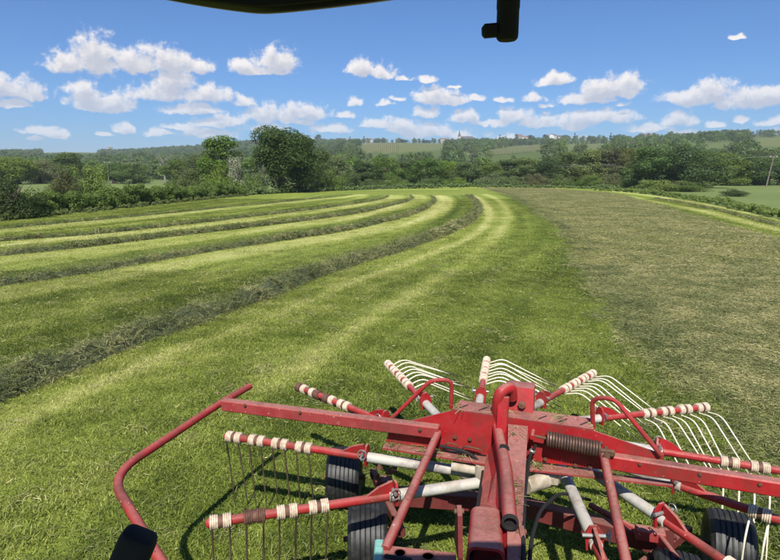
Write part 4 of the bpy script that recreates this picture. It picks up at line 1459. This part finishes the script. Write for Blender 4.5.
for i in range(4):
    z0 = -.023 + i * .0118
    prof += [(.036, z0), (.0425, z0 + .0025), (.0435, z0 + .0055), (.0425, z0 + .0085)]
prof += [(.036, .0245)]
coil_me = MB().lathe([(.027, -.0235)] + prof + [(.027, .025)], (0, 0, 0), (1, 0, 0), 16).mesh('coil', smooth=60); coil_me.materials.append(M['cream'])
coil_dk = coil_me.copy(); coil_dk.materials.clear(); coil_dk.materials.append(M['brown'])
mb = MB().lathe([(.0275, -.017), (.035, -.015), (.035, .015), (.0275, .017)], (0, 0, 0), (1, 0, 0), 14)
mb.beam((0, 0, .03), (0, 0, .052), .022, .022)
clip_me = mb.mesh('tine_clip'); clip_me.materials.append(M['brown'])


def tine_mesh(name, mat, L2, straight=False):
    path = fillet([(0, .0, -.036), (0, -.03, -.034), (0, -.17, .018), (0, -.17 - L2 * .93, -.10 - L2 * .30)], .07, 6)
    if straight: path = fillet([(0, .0, -.036), (0, -.03, -.034), (0, -.14, -.02), (0, -.16 - L2 * .93, .02)], .07, 6)
    b = MB().tube(path, [.0062] * (len(path) - 1) + [.0035], 7)
    me_ = b.mesh(name); me_.materials.append(mat)
    return me_


# cream paint above, worn to dark steel at the tip
m, t, bs, out = new_mat('worn_tine')
tcn = t.n('ShaderNodeTexCoord'); sp = t.n('ShaderNodeSeparateXYZ'); t.l(tcn.outputs['Object'], sp.inputs[0])
nn_ = t.noise(tcn.outputs['Object'], 30, 3, .6)
wear = t.mr(t.m('ADD', sp.outputs[1], t.m('MULTIPLY_ADD', nn_, .12, -.06)), -.66, -.54, 1, 0)
t.l(t.mix(wear, (.76, .69, .53), (.045, .036, .028)), bs.inputs['Base Color'])
bs.inputs['Roughness'].default_value = .45
M['worn_tine'] = m
tine_a = tine_mesh('tine', M['worn_tine'], .62)
tine_b = tine_mesh('tine', M['dark_tine'], .50, True)

#       pitch of tines (deg below level), tine mesh, dark coil indices
ARMS = [(36, 'b', (0, 3, 4), 145.6, 138.6), (-4, 'a', (), 115.6, 108), (-4, 'a', (), 85.6, 77.5), (0, 'a', (), 55.6, 47), (11, 'a', (), 25.6, 15.5), (44, 'a', (), -8, -19),
        (66, 'a', (), -32, -41), (78, 'b', (), -58, -67), (84, 'b', (), -86, -94), (86, 'b', (2, 3), -154.4, -163), (86, 'b', (), 175.6, 165.5)]
for ki, (pitch, tm, dark, tip_a, dir_a) in enumerate(ARMS):
    tip_a, ang = math.radians(tip_a), math.radians(dir_a)
    arm = bpy.data.objects.new('tine_arm', arm_me); COL.objects.link(arm); arm.parent = rake
    arm.location = (RAD * (math.cos(tip_a) - math.cos(ang)), RAD * (math.sin(tip_a) - math.sin(ang)), ZA)
    arm.rotation_euler = (0, -math.atan(TILT * math.cos(ang)), ang)
    def sub(name, me_, x=0.0, rx=0.0):
        c = bpy.data.objects.new(name, me_); COL.objects.link(c); c.parent = arm
        c.location = (x, 0, 0); c.rotation_euler = (rx, 0, 0)
        return c
    sub('sleeve', sleeve_me); sub('hub_collar', col_me); sub('joint_bracket', brk_me, 0, random.uniform(-.15, .15)); sub('lock_pin', pin_me)
    ci = 0
    for pr in range(4):
        xb = RAD - .045 - pr * .188
        for dx in (0, -.072):
            x_ = xb + dx
            sub('coil', coil_dk if ci in dark else coil_me, x_)
            jit = random.gauss(0, 2.0)
            sub('tine', tine_b if tm == 'b' else tine_a, x_ + (.012 if dx == 0 else -.012), math.radians(pitch + jit))
            ci += 1
        sub('tine_clip', clip_me, xb - .036, math.radians(pitch * .3))

# ---- cross beam: folded channel with bottom ledge, dusty top flange
def off3(pts, v): return [Vector(p) + Vector(v) for p in pts]


web = [Pl(*q, .0) for q in ((386, 442), (390, 426), (452, 410.5), (500, 417), (532, 421.5), (594, 431), (664, 455), (664, 468), (606, 470), (540, 462), (486, 455))]
MB().prism(web, e2v * .012).build('web_plate', M['red'], rake, smooth=20)
tl, tr_ = Pl(452, 410.5), Pl(594, 431)
fl = [tl, tr_, tr_ + e2v * .14 + Vector((0, 0, .012)) - e1v * .02, tl + e2v * .14 + Vector((0, 0, .012)) + e1v * .03]
top_fl = MB().prism(off3(fl, (0, 0, .003)), (0, 0, .008)).build('top_flange', M['red_faded'], rake, smooth=20)
for i in range(7):                                   # pressed slots in the top flange
    f_ = (i + .35) / 7
    if .33 < f_ < .52: continue
    a = tl.lerp(tr_, f_) + e2v * .03 + Vector((0, 0, .014)); b = tl.lerp(tr_, f_ + .055) + e2v * .085 + Vector((0, 0, .019))
    s_ = MB().beam(a, b, .010, .006, ch=.002).build('slot', M['hole'], top_fl)
ledge_l = [Pl(386, 442), Pl(500, 458), Pl(500, 458) - e2v * .10, Pl(386, 442) - e2v * .08]
MB().prism(off3(ledge_l, (0, 0, -.004)), (0, 0, -.012)).build('ledge', M['red_faded'], rake, smooth=20)
ledge_r = [Pl(530, 461.5), Pl(672, 481), Pl(672, 481) - e2v * .05, Pl(530, 461.5) - e2v * .10]
MB().prism(off3(ledge_r, (0, 0, -.004)), (0, 0, -.012)).build('ledge', M['red_faded'], rake, smooth=20)
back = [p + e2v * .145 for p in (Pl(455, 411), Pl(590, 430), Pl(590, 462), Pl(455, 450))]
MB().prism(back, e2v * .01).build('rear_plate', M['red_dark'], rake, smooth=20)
# folded bolts and a strap on the left ledge
for (a, b) in (((462, 449), (482, 452)), ((444, 446), (458, 447))):
    MB().tube(fillet([Pl(*a, -.03), Pl(a[0] + 3, a[1] - 3, -.04), Pl(b[0] - 3, b[1] - 3, -.04), Pl(*b, -.03)], .02), .006, 8).build('strap', M['rust'], rake)

# side beams to left and right
lb0, lb1 = Pl(223, 404, -.03), Pl(438, 431.5, -.03)
MB().beam(lb0, lb1 + (lb1 - lb0).normalized() * .01, .07, .085, ch=.008).build('side_beam', M['red_faded'], rake, smooth=25)
rb0, rb1 = Pl(606, 460, -.035), Pl(812, 493, -.035)
MB().beam(rb0, rb1, .07, .092, ch=.008).build('side_beam', M['red'], rake, smooth=25)
# left guard tube
gz = 1.0
g0, g1, g2, g3 = P(250, 386, gz + .02), P(222, 402, gz), P(110, 476, gz - .03), P(166, 570, gz - .06)
guard = fillet([g0, g1, g2, g3, P(215, 640, gz - .10)], .24, 8)
MB().tube(guard, .027, 14).build('guard_tube', M['red_tube'], rake)
# struts back to the headstock
MB().tube([lb1 + Vector((0, 0, -.01)), P(385, 550, .90)], .026, 14).build('strut', M['red_faded'], rake)
MB().tube([Pl(603, 452, -.05), P(627, 566, .88)], .027, 14).build('strut', M['red_faded'], rake)
clv = MB()
cc = Pl(606, 450, -.05)
clv.beam(cc - e1v * .04 - e2v * .03, cc + e1v * .05 - e2v * .03, .03, .04); clv.tube([cc - e2v * .07, cc + e2v * .03], .014, 10)
clv.lathe([(.0, 0), (.022, 0), (.022, .012), (0, .014)], cc - e2v * .075, -e2v, 6)
clv.build('clevis', M['rust'], rake)
# wire loops on top
def loop(pts, offs, name='hoop'):
    q = [Pl(*p, o_) for p, o_ in zip(pts, offs)]
    MB().tube(fillet(q, .055, 6), .0145, 10).build(name, M['red_tube'], rake)


loop([(391, 419), (431, 380), (452, 380), (451, 408)], [.05, .06, .09, .11])
loop([(593, 428), (592, 398), (614, 398), (661, 455)], [.08, .05, .02, -.02])
# tension spring with hooks
s0, s1 = Pl(547, 438.5, -.065), Pl(601, 449.5, -.065)
ax = (s1 - s0).normalized(); sa = ax.orthogonal().normalized(); sb = ax.cross(sa)
turns, L_ = 19, (s1 - s0).length
hel = [s0 + ax * (L_ * i / (turns * 12)) + sa * (.043 * math.cos(2 * math.pi * i / 12)) + sb * (.043 * math.sin(2 * math.pi * i / 12)) for i in range(turns * 12 + 1)]
MB().tube(hel, .0085, 6).build('tension_spring', M['spring'], rake)
MB().tube([s0 - ax * .075, s0 - ax * .02, s0 + ax * .03], .010, 8).build('spring_hook', M['rust'], rake)
MB().tube([s1 - ax * .03, s1 + ax * .05], .012, 8).build('spring_hook', M['rust'], rake)
mb = MB()
cb = s0 - ax * .09
mb.beam(cb - Vector((0, 0, .05)), cb + Vector((0, 0, .05)), .03, .035); mb.tube([cb - e2v * .03, cb + e2v * .07], .015, 10)
mb.build('spring_anchor', M['red'], rake)
# hay caught on the ledge is left to the field; adjusting screw head
MB().lathe([(0, 0), (.02, 0), (.02, .012), (.012, .02), (0, .022)], Pl(532, 452, -.06), (0, 0, 1), 8).build('bolt', M['steel'], rake)

# ---- centre post, drawbar, bent pipe
cpo = Pl(520, 404, .10)
mb = MB()
bx = [Pl(507, 386, .16), Pl(534, 389, .16), Pl(533, 420, .08), Pl(506, 417, .08)]
mb.prism(bx, e2v * .12 + Vector((0, 0, .0)))
mb.build('centre_post', M['red'], rake, smooth=20)
MB().lathe([(0, 0), (.026, 0), (.026, .016), (.014, .02), (0, .03)], Pl(522, 405, .10), -e2v + Vector((0, 0, .4)), 6).build('bolt', M['rust'], rake)
# drawbar: wide box beam from the hub towards the headstock
d_top0, d_top1 = Pl(516, 421, -.02), P(498, 566, .97)
mb = MB()
LT0, RT0 = Pl(508, 424, -.02), Pl(528, 426, -.02)
LT1, RT1 = P(507, 568, 1.0), P(520, 568, 1.0)
dr = (LT1 - LT0)
mb.prism([LT0, RT0, RT1, LT1], (0, 0, -.10))
mb.build('drawbar_rail', M['red_faded'], rake, smooth=20)
mb = MB()
A0, B0, A1, B1_ = Pl(487, 452, -.02), Pl(507, 426, -.022), P(468, 566, .86), P(506.5, 568, .985)
mb.prism([A0, B0, B1_, A1], (0, 0, -.05))
mb.build('drawbar', M['red'], rake, smooth=20)
MB().beam(Pl(504, 396, .0), Pl(501, 436, -.05), .07, .05, up=e2v).build('pivot_post', M['red'], rake, smooth=20)
pp = fillet([Pl(512, 398, .10), Pl(511, 386, .06), Pl(498, 393, -.02), P(497, 425, 1.10), P(506, 470, 1.09), P(510, 522, 1.08)], .09, 6)
pipe = MB().tube(pp, .037, 16, caps=False).build('bent_pipe', M['red'], rake)
dirn = (pp[-1] - pp[-2]).normalized()
MB().lathe([(.038, 0), (.042, .004), (.042, .02), (.032, .024), (.030, -.05), (0, -.05)], pp[-1] - dirn * .01, dirn, 16).build('pipe_end', M['hole'], pipe)
MB().lathe([(.041, -.02), (.0425, -.02), (.0425, .02), (.041, .02)], P(503.5, 452, 1.092), (pp[-1] - pp[-3]).normalized(), 16).build('band', M['black'], pipe)
# headstock tube: rounded box section, open towards the tractor
h0, h1 = P(486, 500, 1.0), P(486, 551, 1.05)
hd = (h1 - h0).normalized(); hs = hd.cross(Vector((0, 0, 1))).normalized(); hu = hs.cross(hd)
def rrect(w, h, r, n=5):
    out_ = []
    for (cx_, cy_, a0) in ((w / 2 - r, h / 2 - r, 0), (-w / 2 + r, h / 2 - r, 90), (-w / 2 + r, -h / 2 + r, 180), (w / 2 - r, -h / 2 + r, 270)):
        for i in range(n):
            a = math.radians(a0 + 90 * i / (n - 1)); out_.append((cx_ + r * math.cos(a), cy_ + r * math.sin(a)))
    return out_
rings = []
for (q_, w_, h_, r_c) in ((0, .05, .06, .02), (.015, .10, .10, .04), (.06, .125, .13, .045), (.10, .150, .15, .04), (.102, .162, .16, .04), ((h1 - h0).length, .175, .17, .04), ((h1 - h0).length, .150, .145, .035), ((h1 - h0).length - .12, .150, .145, .035)):
    rings.append([h0 + hd * q_ + hs * a + hu * (b - .07) for (a, b) in rrect(w_, h_, r_c)])
n_r = len(rings[0]); V = [p for r_ in rings for p in r_]
Fc = [(i * n_r + j, i * n_r + (j + 1) % n_r, (i + 1) * n_r + (j + 1) % n_r, (i + 1) * n_r + j) for i in range(len(rings) - 1) for j in range(n_r)]
Fc += [tuple(range(n_r)), tuple((len(rings) - 1) * n_r + j for j in range(n_r))]
MB().add(V, Fc).build('headstock_tube', M['red'], rake, smooth=40)
# upright side ears and bolts of the headstock
for (px, py) in ((459, 530), (521, 552)):
    c = P(px, py, .93)
    mb = MB(); mb.prism([c + Vector((-.012, -.10, -.12)), c + Vector((-.012, .10, -.12)), c + Vector((-.012, .06, .10)), c + Vector((-.012, .02, .13)), c + Vector((-.012, -.03, .10))], (.024, 0, 0))
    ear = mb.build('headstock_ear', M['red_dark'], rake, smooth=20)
    MB().tube([c + Vector((-.025, .02, .095)), c + Vector((.025, .02, .095))], .015, 12).build('bolt', M['rust'], ear)
# front cross plate with holes, turquoise tab
pz = .90
pts = [P(384, 545, pz), P(456, 553, pz), P(462, 640, pz), P(330, 640, pz), P(352, 572, pz), P(372, 562, pz)]
plate = MB().prism(pts, (0, 0, -.014)).build('hitch_plate', M['red_faded'], rake, smooth=20)
for (px, py) in ((400, 553.5), (428, 557)):
    c = P(px, py, pz)
    MB().lathe([(.030, 0), (.034, .004), (.026, .006), (.026, .001)], c, (0, 0, 1), 20).build('hole_rim', M['red_dark'], plate)
    MB().lathe([(0, .003), (.027, .003)], c, (0, 0, 1), 20).build('hole', M['hole'], plate)
MB().beam(P(379.5, 541, .905), P(377, 575, .89), .045, .03).build('tab', M['cyan'], rake)
MB().beam(P(384, 556, .93), P(412, 560, .93), .02, .02).build('latch_bar', M['black'], plate)
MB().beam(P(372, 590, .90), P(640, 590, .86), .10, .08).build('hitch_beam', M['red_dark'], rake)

# hydraulic hoses along the drawbar, cast links beside the hub
for (pts, r_h) in (([P(470, 572, .98), P(474, 540, .99), P(478, 505, .95), Pl(484, 468, -.06), Pl(470, 452, -.05), Pl(440, 446, -.04)], .011),
                   ([P(524, 572, 1.0), P(523, 535, 1.03), P(525, 490, 1.04), Pl(530, 455, -.07), Pl(536, 445, -.06)], .010),
                   ([P(529, 572, .98), P(531, 540, .96), P(540, 510, .88), P(560, 492, .80), P(590, 500, .62)], .010)):
    MB().tube(fillet(pts, .12, 6), r_h, 8).build('hydraulic_hose', M['black'], rake)
MB().tube([P(452, 466, .82), P(484, 471, .82)], .034, 14).build('cast_link', M['dirty_cream'], rake)
MB().lathe([(0, -.05), (.055, -.05), (.06, -.03), (.06, .03), (.055, .05), (0, .05)], P(484, 472, .82), (0, 0, 1), 16).build('cast_link', M['dirty_cream'], rake)
mb = MB(); mb.beam(P(532, 474, .84), P(560, 478, .82), .09, .10, ch=.02); mb.tube([P(526, 486, .82), P(546, 480, .82)], .05, 14)
mb.build('cast_link', M['dirty_cream'], rake)
for (px, py) in ((455, 437), (470, 439), (545, 459), (575, 465), (590, 467), (416, 436)):
    MB().lathe([(0, 0), (.014, 0), (.014, .009), (.007, .009), (.007, .016), (0, .016)], Pl(px, py, -.004), -e2v, 6).build('bolt', M['rust'], rake)
for (px, py) in ((245, 405), (300, 412), (420, 429.5), (640, 464), (700, 474), (760, 484)):
    MB().lathe([(0, 0), (.012, 0), (.012, .008), (0, .010)], Pl(px, py, -.07), -e2v, 6).build('bolt', M['rust'], rake)

# wisps of cut grass lying on the ledges and caught at the joints
wp = []
for _ in range(9): f_ = random.random(); wp.append(ledge_l[0].lerp(ledge_l[1], f_) - e2v * random.uniform(.02, .07))
for _ in range(14): f_ = random.random() ** 1.6; wp.append(ledge_r[0].lerp(ledge_r[1], f_ * .6) - e2v * random.uniform(.02, .05))
for _ in range(7): wp.append(tl.lerp(tr_, random.random()) + e2v * random.uniform(.02, .11) + Vector((0, 0, .012)))
for _ in range(5): wp.append(LT0.lerp(LT1, random.random() * .7) + e1v * random.uniform(.01, .06))
wc_ = hidden_col('wisp', [strands(9, .022, .006, .02, .07, .004, 390 + i, M['hay'], 'wisp') for i in range(4)])
n_ = len(wp)
wo2 = scatter('caught_grass', np.array([tuple(p - RC) for p in wp]), rng.uniform(0, 6.28, n_), rng.uniform(.6, 1.3, n_), rng.uniform(.1, .8, n_), rng.integers(0, 4, n_), wc_, rake)
wo2['kind'] = 'stuff'

# ---- chassis and wheels under the rotor
axz = .34
def gp(px, py): return P(px, py, 0)
WH = [(gp(345, 503), 4), (gp(368, 569), 8), (gp(724, 579), -16), (gp(672, 628), -16)]
hub_b = Vector((RC.x, RC.y, axz))
TYR, TYW = .245, .27
tyre_prof = []
hw_ = TYW / 2
tyre_prof += [(.12, -hw_ * .72), (.15, -hw_ * .86), (.19, -hw_ * .98), (.215, -hw_), (TYR - .018, -hw_ * .93), (TYR - .006, -hw_ * .82)]
for i in range(7):                                   # circumferential ribs
    z0 = -hw_ * .76 + i * (hw_ * 1.52 / 6)
    if i: tyre_prof += [(TYR - .009, z0 - .012), (TYR - .009, z0 - .008)]
    rr = TYR - .006 * abs(z0 / hw_) ** 2
    tyre_prof += [(rr, z0 - .007), (rr, z0 + .014)] if i < 6 else [(rr, z0 - .007), (rr, z0)]
tyre_prof += [(TYR - .006, hw_ * .82), (TYR - .018, hw_ * .93), (.215, hw_), (.19, hw_ * .98), (.15, hw_ * .86), (.12, hw_ * .72)]
tyre_me = MB().lathe(tyre_prof, (0, 0, 0), (1, 0, 0), 40).mesh('tyre', smooth=40); tyre_me.materials.append(M['tyre'])
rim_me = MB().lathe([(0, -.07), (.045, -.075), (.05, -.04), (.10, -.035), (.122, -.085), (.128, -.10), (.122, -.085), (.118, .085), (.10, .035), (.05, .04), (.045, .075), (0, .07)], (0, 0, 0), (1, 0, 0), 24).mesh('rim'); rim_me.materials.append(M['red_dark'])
axle_me = MB().tube([(-.17, 0, 0), (.17, 0, 0)], .02, 10).mesh('axle'); axle_me.materials.append(M['rust'])
for (c, ang) in WH:
    w_ = bpy.data.objects.new('wheel', axle_me); COL.objects.link(w_); w_.parent = rake
    w_.location = Vector((c.x, c.y, TYR - .004)) - RC
    w_.rotation_euler = (0, 0, math.radians(ang) + math.atan2(e1v.y, e1v.x) * .3)
    for nm, me_ in (('tyre', tyre_me), ('rim', rim_me)):
        q = bpy.data.objects.new(nm, me_); COL.objects.link(q); q.parent = w_
lw = (WH[0][0] + WH[1][0]) / 2; rw = (WH[2][0] + WH[3][0]) / 2
for (mid, a, b) in ((lw, WH[0][0], WH[1][0]), (rw, WH[2][0], WH[3][0])):
    inn = Vector((RC.x, RC.y, 0)) - mid; inn.z = 0; inn.normalize()
    off = inn * .24
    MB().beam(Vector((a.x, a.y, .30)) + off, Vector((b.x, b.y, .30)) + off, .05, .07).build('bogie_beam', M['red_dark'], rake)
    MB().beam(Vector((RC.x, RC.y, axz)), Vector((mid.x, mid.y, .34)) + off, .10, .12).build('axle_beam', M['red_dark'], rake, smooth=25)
    mb = MB()
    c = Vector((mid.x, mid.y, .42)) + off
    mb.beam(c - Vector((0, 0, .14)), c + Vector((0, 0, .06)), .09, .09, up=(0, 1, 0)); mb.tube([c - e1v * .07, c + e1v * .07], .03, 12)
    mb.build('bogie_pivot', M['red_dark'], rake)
    mb = MB()
    for (dx, dy, dz) in ((-.05, .06, .1), (.06, .05, .08), (.02, -.05, .12), (-.07, -.02, .06)):
        q = c + Vector((dx, dy, dz)); mb.lathe([(0, 0), (.026, 0), (.026, .02), (.016, .02), (.016, .045), (0, .045)], q, (random.uniform(-.5, .5), random.uniform(-.5, .5), 1), 6)
    mb.build('bolt', M['rust'], rake)
# rusty yoke beside the right wheels
c = P(650, 534, .45)
mb = MB(); mb.beam(c - e1v * .09, c + e1v * .09, .08, .07); mb.beam(c + e1v * .05 - Vector((0, 0, .02)), c + e1v * .12 - e2v * .25, .03, .09)
mb.build('yoke', M['red_faded'], rake)
MB().tube([P(590, 505, .40), P(652, 538, .40)], .022, 12).build('tie_rod', M['red_faded'], rake)

# ------------------------------------------------------------------ tractor (only its rear edge shows)
tr = empty('tractor', (0, -.4, 0), 'dark tractor cab edge: roof trim above, wiper motor, black lever at lower left', 'tractor')
ty = .70
low = [Q(px, py, ty) for px, py in ((60, -26), (110, -14), (160, -3), (205, 5), (238, 9.5), (258, 11.5), (280, 10.5), (320, 6.5), (370, .5), (420, -7), (520, -24))]
low = fillet(low, .03, 3)
def sweep(line, sec, name, mat, parent):
    V = [p + Vector((0, a, b)) for p in line for (a, b) in sec]
    n = len(sec)
    Fc = [(i * n + j, i * n + (j + 1) % n, (i + 1) * n + (j + 1) % n, (i + 1) * n + j) for i in range(len(line) - 1) for j in range(n)]
    Fc += [tuple(range(n)), tuple((len(line) - 1) * n + j for j in range(n))]
    return MB().add(V, Fc).build(name, mat, parent, smooth=50)


roof_trim = sweep(low, [(0, .004), (.006, 0), (.016, .001), (.022, .006), (.022, .05), (0, .05)], 'roof_trim', M['blackgloss'], tr)
sweep([p + Vector((0, -.006, .0035)) for p in low], [(0, .001), (.003, 0), (.006, .001), (.006, .004), (.003, .005), (0, .004)], 'window_seal', M['black'], roof_trim)
wm_b = Q(507, 41, ty + .02)
rr = 10.5 / F * (ty + .02) * .985
mb = MB().lathe([(0, 0), (rr * .8, .0005), (rr * .96, .003), (rr, .007), (rr, .035), (rr * 1.04, .036), (rr * 1.04, .12), (0, .12)], wm_b, (0, 0, 1), 24)
wm = mb.build('wiper_motor', M['black'], tr)
ta, tb_ = Q(499, 30, ty + .02), Q(482, 31.5, ty + .02)
MB().beam(ta, tb_, .014, .015, ch=.003).build('spindle_tab', M['black'], wm)
MB().beam((0, -1.3, 3.16), (0, .74, 3.16), 1.66, .10, ch=.03).build('cab_roof', M['tractor'], tr)
MB().beam((-.5, ty + .012, 3.085), (.5, ty + .012, 3.085), .06, .09, ch=.006).build('roof_header', M['tractor'], tr)
for s_ in (-1, 1):
    MB().tube([(s_ * .78, .62, 1.35), (s_ * .80, .66, 2.4), (s_ * .78, .70, 3.12)], .045, 12).build('cab_pillar', M['tractor'], tr)
    MB().tube([(s_ * .78, -1.2, 1.35), (s_ * .78, -1.2, 3.12)], .045, 12).build('cab_pillar', M['tractor'], tr)
    mb = MB().lathe([(.40, -.22), (.60, -.25), (.76, -.24), (.80, -.18), (.80, .18), (.76, .24), (.60, .25), (.40, .22)], (s_ * .95, -.55, .80), (1, 0, 0), 40)
    w_ = mb.build('rear_wheel', M['tyre'], tr)
    MB().lathe([(0, -.1), (.40, -.1), (.41, -.21), (.40, .21), (.39, .1), (0, .1)], (s_ * .95, -.55, .80), (1, 0, 0), 24).build('rim', M['red_dark'], w_)
    MB().tube([(s_ * .38, .3, .62), (s_ * .36, 1.3, .70), (.30 + s_ * .34, 2.05, .80)], .03, 10).build('lower_link', M['tractor'], tr)
MB().beam((0, -3.2, 1.05), (0, .35, 1.05), .60, .80, ch=.05).build('tractor_body', M['tractor'], tr)
MB().beam((0, -1.25, 1.38), (0, .66, 1.38), 1.6, .10, ch=.02).build('cab_floor', M['tractor'], tr)
# black rubber grip standing up by the window
l_t, l_b = Q(141, 533, .56), Q(96, 640, .56)
u_ = (l_t - l_b).normalized(); sd_ = Vector((1, 0, 0)); sd_ = (sd_ - u_ * sd_.dot(u_)).normalized(); fd = u_.cross(sd_)
rings = []
for (q_, f_) in ((0, .70), (.002, .88), (.006, .97), (.011, 1), (.16, 1.04)):
    rings.append([l_t - u_ * q_ + sd_ * a * f_ + fd * b * f_ for (a, b) in rrect(.039, .028, .009, 4)])
n_r = len(rings[0]); V = [p for r_ in rings for p in r_]
Fc = [(i * n_r + j, i * n_r + (j + 1) % n_r, (i + 1) * n_r + (j + 1) % n_r, (i + 1) * n_r + j) for i in range(len(rings) - 1) for j in range(n_r)]
Fc += [tuple(range(n_r)), tuple((len(rings) - 1) * n_r + j for j in range(n_r))]
grip = MB().add(V, Fc).build('lever_grip', M['black'], tr)
MB().tube([l_t - u_ * .15, (-.30, .50, 1.42)], .012, 10).build('lever_rod', M['tractor'], grip)
